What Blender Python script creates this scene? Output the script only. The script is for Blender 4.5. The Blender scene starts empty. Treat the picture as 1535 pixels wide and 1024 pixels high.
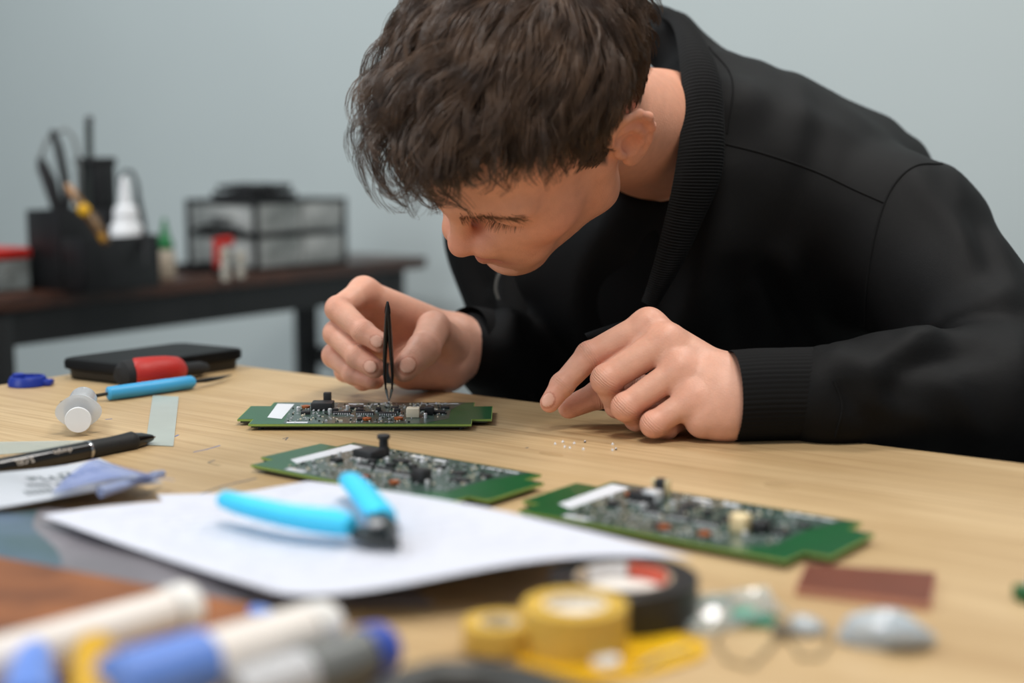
import bpy, bmesh, math, random
import numpy as np
from mathutils import Vector, Matrix
from mathutils.bvhtree import BVHTree

random.seed(7)
RNG = np.random.default_rng(7)
C = bpy.context.scene.collection
SC = bpy.context.scene

# ------------------------------------------------------------------ camera, world, lights, exposure
CAMZ = 0.96; PITCH = math.radians(7.7); FPX = 50.0 / 36.0 * 1535.0
cam_d = bpy.data.cameras.new('camera'); cam = bpy.data.objects.new('camera', cam_d); C.objects.link(cam)
cam.location = (0, 0, CAMZ); cam.rotation_euler = (math.radians(90) - PITCH, 0, 0)
cam_d.lens = 50; cam_d.sensor_width = 36; cam_d.sensor_fit = 'HORIZONTAL'; cam_d.clip_start = 0.02
cam_d.dof.use_dof = True; cam_d.dof.focus_distance = 1.085; cam_d.dof.aperture_fstop = 2.8
SC.camera = cam

w = bpy.data.worlds.new('world'); SC.world = w; w.use_nodes = True
w.node_tree.nodes['Background'].inputs[0].default_value = (0.80, 0.88, 0.95, 1)
w.node_tree.nodes['Background'].inputs[1].default_value = 0.36

def area(name, loc, target, sx, sy, power, col=(1, 1, 1)):
    l = bpy.data.lights.new(name, 'AREA'); l.shape = 'RECTANGLE'; l.size = sx; l.size_y = sy
    l.energy = power; l.color = col
    o = bpy.data.objects.new(name, l); C.objects.link(o); o.location = loc
    o.rotation_euler = (Vector(target) - Vector(loc)).to_track_quat('-Z', 'Y').to_euler()
    return o
area('ceiling_lamp', (0.15, 0.35, 2.55), (0.1, 0.9, 0.75), 0.55, 0.4, 25, (1.0, 0.95, 0.88))
area('ceiling_lamp', (0.70, 1.62, 2.5), (0.2, 1.0, 0.75), 0.4, 0.3, 13, (1.0, 0.97, 0.93))
area('ceiling_lamp', (-1.5, 1.6, 2.6), (-0.6, 2.8, 0.8), 1.2, 0.6, 32, (0.93, 0.98, 1.0))
area('window_light', (-2.2, -0.6, 1.7), (0.1, 1.2, 0.8), 1.2, 1.2, 24, (0.92, 0.97, 1.0))
SC.view_settings.view_transform = 'Standard'; SC.view_settings.look = 'None'
SC.view_settings.exposure = 0.0; SC.view_settings.gamma = 1.0; SC.view_settings.use_curve_mapping = False

# ------------------------------------------------------------------ helpers
FW = np.array([0, math.cos(PITCH), -math.sin(PITCH)]); UPV = np.array([0, math.sin(PITCH), math.cos(PITCH)])
TZ = 0.75
def P(px, py, d):                                    # a point at pixel direction and depth d
    v = np.array([0, 0, CAMZ]) + d * (FW + (px - 767.5) / FPX * np.array([1., 0, 0]) + (512 - py) / FPX * UPV)
    return Vector(v)
def T(px, py, z=TZ):                                 # a point on a horizontal plane
    ry = (512 - py) / FPX
    d = (CAMZ - z) / (math.sin(PITCH) - ry * math.cos(PITCH))
    return P(px, py, d)
A = Vector((0.583, 0.8124, 0)); B = Vector((0.8124, -0.583, 0)); RZ = math.atan2(B.y, B.x)

def lin(c):
    return tuple(((v / 255) / 12.92 if v / 255 <= 0.04045 else (((v / 255) + 0.055) / 1.055) ** 2.4) for v in c)
MATS = {}
def mat(name, rgb, rough=0.5, metal=0.0, spec=0.5, trans=0.0, alpha=1.0, var=0.12, scale=40.0, bump=0.0, bscale=200.0,
        stretch=(1, 1, 1), rgb2=None, coat=0.0, sheen=0.0, sss=0.0, ior=1.45, vcol=False, crease=False):
    if name in MATS: return MATS[name]
    m = bpy.data.materials.new(name); m.use_nodes = True; nt = m.node_tree; N = nt.nodes; L = nt.links
    b = N['Principled BSDF']
    c = lin(rgb); c2 = lin(rgb2) if rgb2 else tuple(v * (1 - var) for v in c)
    tc = N.new('ShaderNodeTexCoord'); mp = N.new('ShaderNodeMapping'); mp.inputs['Scale'].default_value = stretch
    L.new(tc.outputs['Object'], mp.inputs['Vector'])
    no = N.new('ShaderNodeTexNoise'); no.inputs['Scale'].default_value = scale; no.inputs['Detail'].default_value = 4
    L.new(mp.outputs[0], no.inputs['Vector'])
    mx = N.new('ShaderNodeMix'); mx.data_type = 'RGBA'
    mx.inputs[6].default_value = (*c, 1); mx.inputs[7].default_value = (*c2, 1)
    rp = N.new('ShaderNodeValToRGB'); rp.color_ramp.elements[0].position = 0.35; rp.color_ramp.elements[1].position = 0.65
    L.new(no.outputs[0], rp.inputs[0]); L.new(rp.outputs[0], mx.inputs[0])
    out = mx.outputs[2]
    if vcol:
        at = N.new('ShaderNodeAttribute'); at.attribute_name = 'Col'
        mm = N.new('ShaderNodeMix'); mm.data_type = 'RGBA'; mm.blend_type = 'MULTIPLY'; mm.inputs[0].default_value = 1
        L.new(out, mm.inputs[6]); L.new(at.outputs['Color'], mm.inputs[7]); out = mm.outputs[2]
    L.new(out, b.inputs['Base Color'])
    b.inputs['Roughness'].default_value = rough; b.inputs['Metallic'].default_value = metal
    b.inputs['Specular IOR Level'].default_value = spec; b.inputs['IOR'].default_value = ior
    b.inputs['Transmission Weight'].default_value = trans; b.inputs['Alpha'].default_value = alpha
    b.inputs['Coat Weight'].default_value = coat; b.inputs['Sheen Weight'].default_value = sheen
    if sss:
        b.inputs['Subsurface Weight'].default_value = sss
        b.inputs['Subsurface Radius'].default_value = (1, 0.35, 0.2); b.inputs['Subsurface Scale'].default_value = 0.006
    if bump:
        n2 = N.new('ShaderNodeTexNoise'); n2.inputs['Scale'].default_value = bscale; n2.inputs['Detail'].default_value = 3
        L.new(mp.outputs[0], n2.inputs['Vector'])
        bp = N.new('ShaderNodeBump'); bp.inputs['Strength'].default_value = bump; bp.inputs['Distance'].default_value = 0.001
        L.new(n2.outputs[0], bp.inputs['Height']); L.new(bp.outputs[0], b.inputs['Normal'])
        if crease:                                   # skin folds across the finger joints, run by a per-vertex coordinate
            ac = N.new('ShaderNodeAttribute'); ac.attribute_name = 'Fold'; sp = N.new('ShaderNodeSeparateXYZ'); L.new(ac.outputs['Vector'], sp.inputs[0])
            n4 = N.new('ShaderNodeTexNoise'); n4.inputs['Scale'].default_value = 160; L.new(tc.outputs['Object'], n4.inputs['Vector'])
            def mth(op, a, bb):
                nn_ = N.new('ShaderNodeMath'); nn_.operation = op
                for i_, v_ in enumerate((a, bb)):
                    if v_ is None: continue
                    if hasattr(v_, 'links'): L.new(v_, nn_.inputs[i_])
                    else: nn_.inputs[i_].default_value = v_
                return nn_.outputs[0]
            arg = mth('ADD', mth('MULTIPLY', sp.outputs[0], 3.6), mth('MULTIPLY', n4.outputs[0], 5.0))
            hgt = mth('MULTIPLY', mth('POWER', mth('ADD', mth('MULTIPLY', mth('SINE', arg, None), 0.5), 0.5), 0.5), sp.outputs[1])
            b2 = N.new('ShaderNodeBump'); b2.inputs['Strength'].default_value = 0.9; b2.inputs['Distance'].default_value = 0.0005
            L.new(hgt, b2.inputs['Height']); L.new(bp.outputs[0], b2.inputs['Normal']); L.new(b2.outputs[0], b.inputs['Normal'])
    MATS[name] = m
    return m

class MB:                                            # collects shapes into one mesh
    def __init__(s): s.v = []; s.f = []; s.xf = Matrix.Identity(4)
    def add(s, vs, fs):
        n = len(s.v); s.v += [tuple(s.xf @ Vector(v)) for v in vs]; s.f += [tuple(i + n for i in f) for f in fs]; return s
    def box(s, c, sz, rz=0.0, bev=0.0, M=None):
        bm = bmesh.new(); bmesh.ops.create_cube(bm, size=1)
        for v in bm.verts: v.co = Vector((v.co.x * sz[0], v.co.y * sz[1], v.co.z * sz[2]))
        if bev: bmesh.ops.bevel(bm, geom=bm.edges[:] , offset=bev, segments=2, affect='EDGES', profile=0.5)
        X = M if M is not None else Matrix.Translation(Vector(c)) @ Matrix.Rotation(rz, 4, 'Z')
        s.add([X @ v.co for v in bm.verts], [[v.index for v in f.verts] for f in bm.faces]); bm.free(); return s
    def lathe(s, prof, n=28, M=None):                # prof: (r, z) pairs, around z
        M = M or Matrix.Identity(4); vs = []; fs = []
        for r, z in prof:
            for k in range(n):
                a = 2 * math.pi * k / n; vs.append(M @ Vector((r * math.cos(a), r * math.sin(a), z)))
        for i in range(len(prof) - 1):
            for k in range(n):
                k2 = (k + 1) % n; fs.append((i * n + k, i * n + k2, (i + 1) * n + k2, (i + 1) * n + k))
        if prof[0][0] > 1e-6: fs.append(tuple(range(n))[::-1])
        if prof[-1][0] > 1e-6: fs.append(tuple((len(prof) - 1) * n + k for k in range(n)))
        return s.add(vs, fs)
    def tube(s, pts, rad, n=10, flat=1.0, up=None, caps=True):
        pts = [Vector(p) for p in pts]; R = rad if hasattr(rad, '__len__') else [rad] * len(pts); vs = []; fs = []
        ref = Vector(up) if up is not None else Vector((0.13, 0.21, 0.97))
        for i, p in enumerate(pts):
            t = (pts[min(i + 1, len(pts) - 1)] - pts[max(i - 1, 0)]).normalized()
            sx = t.cross(ref); sx = sx.normalized() if sx.length > 1e-5 else Vector((1, 0, 0)); sy = sx.cross(t)
            for k in range(n):
                a = 2 * math.pi * k / n; vs.append(p + sx * (R[i] * math.cos(a)) + sy * (R[i] * flat * math.sin(a)))
        for i in range(len(pts) - 1):
            for k in range(n):
                k2 = (k + 1) % n; fs.append((i * n + k, i * n + k2, (i + 1) * n + k2, (i + 1) * n + k))
        if caps: fs.append(tuple(range(n))[::-1]); fs.append(tuple((len(pts) - 1) * n + k for k in range(n)))
        return s.add(vs, fs)
    def prism(s, poly, z0, z1):                      # poly of (x, y) or vectors
        n = len(poly); vs = [(p[0], p[1], z0) for p in poly] + [(p[0], p[1], z1) for p in poly]
        fs = [tuple(range(n))[::-1], tuple(range(n, 2 * n))] + [(k, (k + 1) % n, (k + 1) % n + n, k + n) for k in range(n)]
        return s.add(vs, fs)
    def build(s, name, m, parent=None, smooth=True, ang=35):
        me = bpy.data.meshes.new(name); me.from_pydata(s.v, [], s.f); me.update()
        bm = bmesh.new(); bm.from_mesh(me); bmesh.ops.recalc_face_normals(bm, faces=bm.faces); bm.to_mesh(me); bm.free()
        me.materials.append(m); o = bpy.data.objects.new(name, me); C.objects.link(o)
        if smooth:
            me.polygons.foreach_set('use_smooth', [True] * len(me.polygons))
            me.set_sharp_from_angle(angle=math.radians(ang))
        if parent: o.parent = parent
        return o
def axis_m(p, q):                                    # matrix with z from p to q, origin p
    d = (Vector(q) - Vector(p)).normalized()
    return Matrix.Translation(Vector(p)) @ d.to_track_quat('Z', 'Y').to_matrix().to_4x4()
def tag(o, label=None, cat=None, group=None, kind=None):
    if label: o['label'] = label
    if cat: o['category'] = cat
    if group: o['group'] = group
    if kind: o['kind'] = kind
    return o
def thing(name, label, cat, loc=(0, 0, 0), rz=0.0, group=None):
    o = bpy.data.objects.new(name, None); C.objects.link(o); o.location = loc; o.rotation_euler = (0, 0, rz)
    o.empty_display_size = 0.02
    return tag(o, label, cat, group)
def keep(root):                                      # parts were built in world coordinates: keep them there
    bpy.context.view_layer.update()
    inv = (Matrix.Translation(root.location) @ root.rotation_euler.to_matrix().to_4x4()).inverted()
    for ch in root.children: ch.matrix_parent_inverse = inv
    return root
def text_part(name, s, size, M, m, parent, ext=0.00015, sx=1.0):
    cu = bpy.data.curves.new(name, 'FONT'); cu.body = s; cu.size = size; cu.extrude = ext; cu.resolution_u = 2
    cu.align_x = 'CENTER'; cu.align_y = 'CENTER'
    t = bpy.data.objects.new(name, cu); C.objects.link(t); bpy.context.view_layer.update()
    me = bpy.data.meshes.new_from_object(t.evaluated_get(bpy.context.evaluated_depsgraph_get()))
    bpy.data.objects.remove(t); me.transform(M @ Matrix.Diagonal((sx, 1, 1, 1))); me.materials.clear(); me.materials.append(m)
    o = bpy.data.objects.new(name, me); C.objects.link(o); o.parent = parent
    return o

# ------------------------------------------------------------------ signed-distance modelling
def V3(a): return np.array(a, dtype=np.float32)
class Grid:
    def __init__(s, lo, hi, h):
        s.h = h; s.lo = V3(lo); s.n = np.ceil((V3(hi) - s.lo) / h).astype(int) + 1
        s.ax = [s.lo[i] + h * np.arange(s.n[i], dtype=np.float32) for i in range(3)]
        s.D = np.full(tuple(s.n), 1.0, np.float32)
    def sl(s, lo, hi):
        a = np.clip(np.floor((V3(lo) - s.lo) / s.h).astype(int), 0, s.n); b = np.clip(np.ceil((V3(hi) - s.lo) / s.h).astype(int) + 1, 0, s.n)
        return tuple(slice(int(a[i]), int(max(b[i], a[i]))) for i in range(3))
    def xyz(s, S):
        return (s.ax[0][S[0]][:, None, None], s.ax[1][S[1]][None, :, None], s.ax[2][S[2]][None, None, :])
    def comb(s, S, d, k, op):
        D = s.D[S]
        if D.size == 0: return
        if op == 'sub': d = -d
        k = np.maximum(k, 1e-5)
        hh = np.maximum(k - np.abs(D - d), 0) / k
        s.D[S] = (np.maximum(D, d) + hh * hh * k * 0.25) if op == 'sub' else (np.minimum(D, d) - hh * hh * k * 0.25)
    def cone(s, a, b, ra, rb, k=0.004, op='add', kv=None):
        a, b = V3(a), V3(b); m = max(ra, rb) + 0.02 + (k if kv is None else 0.012)
        S = s.sl(np.minimum(a, b) - m, np.maximum(a, b) + m); d = dcone(s.xyz(S), a, b, ra, rb)
        s.comb(S, d, k, op); return s
    def ell(s, c, r, R=None, k=0.004, op='add'):
        c = V3(c); r = V3(r); m = float(r.max()) + 0.02 + k; S = s.sl(c - m, c + m)
        s.comb(S, dell(s.xyz(S), c, r, R), k, op); return s
    def mesh(s):
        D = s.D; sg = D < 0; n = s.n
        cell = np.zeros(tuple(n - 1), np.uint8)
        for dx in (0, 1):
            for dy in (0, 1):
                for dz in (0, 1): cell += sg[dx:n[0] - 1 + dx, dy:n[1] - 1 + dy, dz:n[2] - 1 + dz]
        act = (cell > 0) & (cell < 8); idx = np.argwhere(act); acc = np.zeros((len(idx), 3), np.float32); cnt = np.zeros(len(idx), np.float32)
        for ax in range(3):
            o1, o2 = [i for i in range(3) if i != ax]
            for u in (0, 1):
                for v in (0, 1):
                    off = np.zeros(3, int); off[o1] = u; off[o2] = v
                    p = idx + off; q = p.copy(); q[:, ax] += 1
                    d0 = D[p[:, 0], p[:, 1], p[:, 2]]; d1 = D[q[:, 0], q[:, 1], q[:, 2]]
                    cr = (d0 < 0) != (d1 < 0); t = np.where(cr, d0 / np.where(cr, d0 - d1, 1), 0)
                    pos = off[None, :].astype(np.float32).repeat(len(idx), 0); pos[:, ax] = t
                    acc += pos * cr[:, None]; cnt += cr
        vs = s.lo + s.h * (idx + acc / np.maximum(cnt, 1)[:, None])
        vid = np.full(act.shape, -1, np.int64); vid[idx[:, 0], idx[:, 1], idx[:, 2]] = np.arange(len(idx))
        quads = []
        for ax in range(3):
            o1, o2 = (ax + 1) % 3, (ax + 2) % 3
            a_ = [slice(None)] * 3; b_ = [slice(None)] * 3; a_[ax] = slice(0, n[ax] - 1); b_[ax] = slice(1, n[ax])
            s0 = sg[tuple(a_)]; s1 = sg[tuple(b_)]
            e = np.argwhere(s0 != s1); ok = (e[:, o1] > 0) & (e[:, o2] > 0) & (e[:, o1] < n[o1] - 1) & (e[:, o2] < n[o2] - 1); e = e[ok]
            ins = s0[e[:, 0], e[:, 1], e[:, 2]]
            c = []
            for u, v in ((0, 0), (1, 0), (1, 1), (0, 1)):
                q = e.copy(); q[:, o1] -= u; q[:, o2] -= v; c.append(vid[q[:, 0], q[:, 1], q[:, 2]])
            Q = np.stack(c, 1); Q[~ins] = Q[~ins][:, ::-1]; quads.append(Q)
        return vs, np.concatenate(quads)
def dcone(X, a, b, ra, rb):
    ba = b - a; L2 = float(ba @ ba) + 1e-12
    x, y, z = X[0] - a[0], X[1] - a[1], X[2] - a[2]
    t = np.clip((x * ba[0] + y * ba[1] + z * ba[2]) / L2, 0, 1)
    return np.sqrt((x - t * ba[0]) ** 2 + (y - t * ba[1]) ** 2 + (z - t * ba[2]) ** 2) - (ra + (rb - ra) * t)
def dell(X, c, r, R=None):
    x, y, z = X[0] - c[0], X[1] - c[1], X[2] - c[2]
    if R is not None: x, y, z = (x * R[0][0] + y * R[0][1] + z * R[0][2], x * R[1][0] + y * R[1][1] + z * R[1][2], x * R[2][0] + y * R[2][1] + z * R[2][2])
    k0 = np.sqrt((x / r[0]) ** 2 + (y / r[1]) ** 2 + (z / r[2]) ** 2); k1 = np.sqrt((x / r[0] ** 2) ** 2 + (y / r[1] ** 2) ** 2 + (z / r[2] ** 2) ** 2)
    return (k0 * (k0 - 1) / np.maximum(k1, 1e-9)).astype(np.float32)
def np_mesh(name, vs, quads, m, parent=None, col=None, fold=None):
    me = bpy.data.meshes.new(name); me.vertices.add(len(vs)); me.vertices.foreach_set('co', np.asarray(vs, np.float32).ravel())
    k = quads.shape[1]; me.loops.add(quads.size); me.loops.foreach_set('vertex_index', quads.astype(np.int32).ravel())
    me.polygons.add(len(quads)); me.polygons.foreach_set('loop_start', np.arange(0, quads.size, k, dtype=np.int32))
    me.update(calc_edges=True); me.validate()
    me.polygons.foreach_set('use_smooth', np.ones(len(me.polygons), bool))
    if col is not None:
        at = me.color_attributes.new('Col', 'FLOAT_COLOR', 'POINT'); c4 = np.ones((len(vs), 4), np.float32); c4[:, :3] = col
        at.data.foreach_set('color', c4.ravel())
    if fold is not None:
        at = me.attributes.new('Fold', 'FLOAT_VECTOR', 'POINT'); at.data.foreach_set('vector', np.asarray(fold, np.float32).ravel())
    me.materials.append(m); o = bpy.data.objects.new(name, me); C.objects.link(o)
    if parent: o.parent = parent
    return o
# ------------------------------------------------------------------ the setting
m_wall = mat('wall_paint', (186, 194, 194), rough=0.9, var=0.04, scale=1.5, bump=0.15, bscale=90)
m_floor = mat('floor_concrete', (120, 122, 120), rough=0.7, var=0.2, scale=3)
def plane_obj(name, pts, m):
    mb = MB(); mb.add([tuple(p) for p in pts], [tuple(range(len(pts)))]); o = mb.build(name, m, smooth=False); tag(o, kind='structure'); return o
END = T(640, 385)                                    # far right end of the rear desk
W0 = END + A * 0.10; W0.z = 0
def slab(name, p, q, th, z0, z1, m, side):
    mb = MB(); n = Vector(side) * th
    mb.prism([p, q, q + n, p + n], z0, z1); return tag(mb.build(name, m, smooth=False), kind='structure')
slab('wall_back', W0 - B * 2.6, W0 + B * 3.2, 0.1, 0, 2.9, m_wall, A)
slab('wall_left', W0 - B * 2.6, W0 - B * 2.6 - A * 4.6, 0.1, 0, 2.9, m_wall, -B)
fl = MB(); fc = W0
fl.prism([fc - B * 2.7 + A * 0.1, fc + B * 3.2 + A * 0.1, fc + B * 3.2 - A * 4.8, fc - B * 2.7 - A * 4.8], -0.05, 0.0)
tag(fl.build('floor', m_floor, smooth=False), kind='structure')
bb = MB(); q0 = W0 - B * 2.6; q1 = W0 + B * 3.2
bb.prism([q0 - A * 0.015, q1 - A * 0.015, q1, q0], 0, 0.09)
tag(bb.build('baseboard_back', mat('baseboard_white', (200, 202, 200), rough=0.5), smooth=False), kind='structure')

# ------------------------------------------------------------------ work table
def wood(name, c1, c2, c3, scl, rough, bump=0.12):
    m = bpy.data.materials.new(name); m.use_nodes = True; nt = m.node_tree; N = nt.nodes; L = nt.links; b = N['Principled BSDF']
    tc = N.new('ShaderNodeTexCoord'); mp = N.new('ShaderNodeMapping'); mp.inputs['Scale'].default_value = scl
    L.new(tc.outputs['Object'], mp.inputs['Vector'])
    n1 = N.new('ShaderNodeTexNoise'); n1.inputs['Scale'].default_value = 1.0; n1.inputs['Detail'].default_value = 6; n1.inputs['Distortion'].default_value = 0.6
    L.new(mp.outputs[0], n1.inputs['Vector'])
    r1 = N.new('ShaderNodeValToRGB'); e = r1.color_ramp.elements
    e[0].position = 0.3; e[0].color = (*lin(c2), 1); e[1].position = 0.62; e[1].color = (*lin(c1), 1)
    L.new(n1.outputs[0], r1.inputs[0])
    mp2 = N.new('ShaderNodeMapping'); mp2.inputs['Scale'].default_value = (scl[0] * 2.2, scl[1] * 9, scl[2] * 4)
    L.new(tc.outputs['Object'], mp2.inputs['Vector'])
    n2 = N.new('ShaderNodeTexNoise'); n2.inputs['Scale'].default_value = 1.0; n2.inputs['Detail'].default_value = 5; n2.inputs['Distortion'].default_value = 0.3
    L.new(mp2.outputs[0], n2.inputs['Vector'])
    r2 = N.new('ShaderNodeValToRGB'); e = r2.color_ramp.elements
    e[0].position = 0.36; e[0].color = (0.62, 0.62, 0.62, 1); e[1].position = 0.55; e[1].color = (0, 0, 0, 1); L.new(n2.outputs[0], r2.inputs[0])
    mx = N.new('ShaderNodeMix'); mx.data_type = 'RGBA'; mx.inputs[7].default_value = (*lin(c3), 1)
    L.new(r1.outputs[0], mx.inputs[6]); L.new(r2.outputs[0], mx.inputs[0])
    n3 = N.new('ShaderNodeTexNoise'); n3.inputs['Scale'].default_value = 9; n3.inputs['Detail'].default_value = 3; L.new(tc.outputs['Object'], n3.inputs['Vector'])
    r3 = N.new('ShaderNodeValToRGB'); e = r3.color_ramp.elements; e[0].position = 0.35; e[0].color = (0.90, 0.87, 0.82, 1); e[1].position = 0.6; e[1].color = (1, 1, 1, 1)
    L.new(n3.outputs[0], r3.inputs[0]); mm = N.new('ShaderNodeMix'); mm.data_type = 'RGBA'; mm.blend_type = 'MULTIPLY'; mm.inputs[0].default_value = 1
    L.new(mx.outputs[2], mm.inputs[6]); L.new(r3.outputs[0], mm.inputs[7]); L.new(mm.outputs[2], b.inputs['Base Color'])
    b.inputs['Roughness'].default_value = rough; b.inputs['Specular IOR Level'].default_value = 0.4
    bp = N.new('ShaderNodeBump'); bp.inputs['Strength'].default_value = bump; bp.inputs['Distance'].default_value = 0.0006
    L.new(n2.outputs[0], bp.inputs['Height']); L.new(bp.outputs[0], b.inputs['Normal'])
    return m
m_ply = wood('birch_ply', (204, 176, 134), (188, 158, 115), (170, 138, 98), (2.2, 26, 26), 0.48)
m_plyedge = wood('ply_edge', (196, 160, 112), (150, 112, 72), (120, 84, 52), (3, 3, 420), 0.6)
m_blackmetal = mat('black_metal', (24, 24, 25), rough=0.45, var=0.2)
TC = T(268, 536); TC.z = 0
table = thing('work_table', 'large pale birch plywood work table in the foreground, covered with circuit boards and tools', 'table', TC, RZ)
TW, TD = 2.1, 1.75
mb = MB(); mb.box((TW / 2, -TD / 2, TZ - 0.0045), (TW, TD, 0.009), bev=0.0015); mb.build('tabletop', m_ply, table)
mb = MB(); mb.box((TW / 2, -TD / 2, TZ - 0.0185), (TW - 0.002, TD - 0.002, 0.019)); mb.build('top_core', m_plyedge, table, smooth=False)
mb = MB()
for yy in (-0.14, -TD + 0.1): mb.box((TW / 2, yy, TZ - 0.058), (TW - 0.25, 0.03, 0.06))
mb.build('apron', m_blackmetal, table)
for x in (0.12, TW - 0.12):
    for y in (-0.14, -TD + 0.1):
        mb = MB(); mb.box((x, y, 0.361), (0.05, 0.05, 0.722), bev=0.004); mb.build('leg', m_blackmetal, table)
# pencil marks and stains of their own shape on the top
def table_local(p):
    d = Vector((p.x - TC.x, p.y - TC.y, 0)); return (d.dot(B), d.dot(A))
m_pencil = mat('pencil_mark', (112, 106, 104), rough=0.6, var=0.3)
m_ink = mat('blue_ink_mark', (110, 118, 150), rough=0.6)
for pts, r, m in [([(300, 741), (335, 729), (385, 717)], 0.0009, m_pencil), ([(322, 690), (312, 694), (330, 698)], .0006, m_pencil),
                  ([(424, 658), (432, 656), (428, 660)], .0006, m_pencil), ([(290, 678), (310, 674), (330, 668)], .0006, m_ink),
                  ([(262, 655), (268, 652)], .0008, m_ink), ([(620, 645), (630, 644)], .0006, m_ink), ([(168, 628), (158, 629)], .001, m_ink),
                  ([(788, 672), (792, 671)], .0007, m_pencil), ([(700, 745), (730, 752)], .0004, m_pencil)]:
    mb = MB(); mb.tube([(*table_local(T(*p)), TZ + 0.0001) for p in pts], r, n=6, flat=0.12); mb.build('pencil_mark', m, table)
m_stain = mat('knot_stain', (176, 146, 104), rough=0.5, var=0.2, scale=60)
for (px, py, rx, ry) in [(826, 681, 0.010, 0.005), (1170, 728, 0.011, 0.009), (1560, 700, 0.006, 0.003)]:
    lx, ly = table_local(T(px, py)); mb = MB()
    mb.prism([(lx + rx * math.cos(a / 20 * 2 * math.pi), ly + ry * math.sin(a / 20 * 2 * math.pi)) for a in range(20)], TZ - 0.0002, TZ + 0.00008); mb.build('stain', m_stain, table)

# ------------------------------------------------------------------ rear desk
m_walnut = wood('dark_walnut', (78, 46, 32), (52, 30, 22), (34, 20, 15), (30, 3, 30), 0.35)
DE = END.copy(); DE.z = 0; DL = 1.75; DD = 0.29
desk = thing('side_desk', 'dark brown desk on a black metal frame at the rear left wall', 'desk', DE, RZ)
# local frame: x along B, y along A; the desk runs in -y, its near edge at x = 0
mb = MB(); mb.box((-DD / 2, -DL / 2, TZ - 0.011), (DD, DL, 0.022), bev=0.003); mb.build('desktop', m_walnut, desk)
mb = MB()
for x in (-0.025, -DD + 0.025): mb.box((x, -DL / 2 - 0.01, TZ - 0.048), (0.025, DL - 0.12, 0.052))
for y in (-0.06, -DL + 0.05): mb.box((-DD / 2, y, TZ - 0.048), (DD - 0.07, 0.025, 0.052))
mb.build('frame', m_blackmetal, desk)
def along(px):                                       # local y on the near edge line seen at this pixel column
    k = (px - 767.5) / FPX; cp = math.cos(PITCH); h = 0.21 * math.sin(PITCH)
    return (k * (END.y * cp + h) - END.x) / (A.x - k * A.y * cp)
for yy in (along(604), along(10), -DL + 0.05):
    for x in (-0.028, -DD + 0.03):
        mb = MB(); mb.box((x, yy, (TZ - 0.022) / 2), (0.035, 0.035, TZ - 0.022), bev=0.002); mb.build('leg', m_blackmetal, desk)
for yy in (along(604), along(10)):
    mb = MB(); mb.box((-DD / 2, yy, 0.545), (DD - 0.09, 0.022, 0.035)); mb.build('stretcher', m_blackmetal, desk)
# ------------------------------------------------------------------ things on the rear desk
m_blackpl = mat('black_plastic', (20, 20, 22), rough=0.4, var=0.25)
m_blackrub = mat('black_rubber', (26, 26, 28), rough=0.75, var=0.25, bump=0.2, bscale=900)
m_steel = mat('steel', (180, 182, 185), rough=0.25, metal=1.0)
m_darksteel = mat('dark_steel', (60, 62, 62), rough=0.35, metal=0.9)
m_white = mat('white_plastic', (228, 228, 230), rough=0.4, var=0.04)
m_clear = mat('clear_plastic', (225, 228, 228), rough=0.12, trans=0.75, var=0.05, ior=1.3)
m_frost = mat('frosted_plastic', (200, 205, 205), rough=0.45, trans=0.35, var=0.12, scale=25, ior=1.3)
m_red = mat('red_plastic', (188, 38, 30), rough=0.35)
def wpt(root, x, y, z): return root.matrix_world @ Vector((x, y, z))

OC = T(129, 440)                                     # near corner of the organizer
org = thing('desk_organizer', 'black open desk organizer with a tall and a low bin, holding pens and tools', 'organizer', OC, RZ)
def openbox(x0, x1, y0, y1, h, t=0.003, m=m_blackpl, name='bin', parent=None):
    mb = MB(); cx, cy, sx, sy = (x0 + x1) / 2, (y0 + y1) / 2, x1 - x0, y1 - y0
    mb.box((cx, cy, t / 2 + 0.0004), (sx, sy, t))
    for x in (x0 + t / 2, x1 - t / 2): mb.box((x, cy, h / 2), (t, sy, h), bev=0.0008)
    for y in (y0 + t / 2, y1 - t / 2): mb.box((cx, y, h / 2), (sx, t, h), bev=0.0008)
    return mb.build(name, m, parent)
# local x is B (towards the right and nearer), local y is A (towards the right and farther)
openbox(-0.052, 0, 0, 0.140, 0.080, name='low_bin', parent=org)
openbox(-0.135, -0.053, 0, 0.140, 0.119, name='tall_bin', parent=org)
def opt(px, py, x):                                  # world point on the organizer's plane x = const seen at a pixel
    n = B; o = OC + B * x; d0 = P(px, py, 1) - Vector((0, 0, CAMZ)); t = (o - Vector((0, 0, CAMZ))).dot(n) / d0.dot(n)
    return Vector((0, 0, CAMZ)) + d0 * t
def q(px, py, d=2.13): return P(px, py, d)
# pliers with dark handles
r = thing('pliers', 'pliers standing in the tall bin, thick black handles up', 'pliers', q(92, 330, 2.17))
mb = MB(); mb.tube([q(90, 340, 2.17), q(84, 305, 2.17), q(74, 272, 2.17), q(64, 248, 2.17), q(60, 238, 2.17)], [0.011, 0.016, 0.018, 0.014, 0.008], flat=0.6); mb.build('handle', m_blackrub, r)
mb = MB(); mb.tube([q(96, 340, 2.17), q(100, 300, 2.17), q(96, 262, 2.17), q(88, 222, 2.17), q(80, 200, 2.17), q(78, 196, 2.17)], [0.009, 0.011, 0.012, 0.011, 0.010, 0.006], flat=0.6); mb.build('handle', m_blackrub, r)
mb = MB(); mb.tube([q(92, 338, 2.17), q(92, 375, 2.17), q(92, 410, 2.17)], [0.010, 0.009, 0.003], flat=0.5); mb.build('jaws', m_darksteel, r); keep(r)
m_greyc = mat('grey_cable', (120, 124, 124), rough=0.5)
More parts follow.
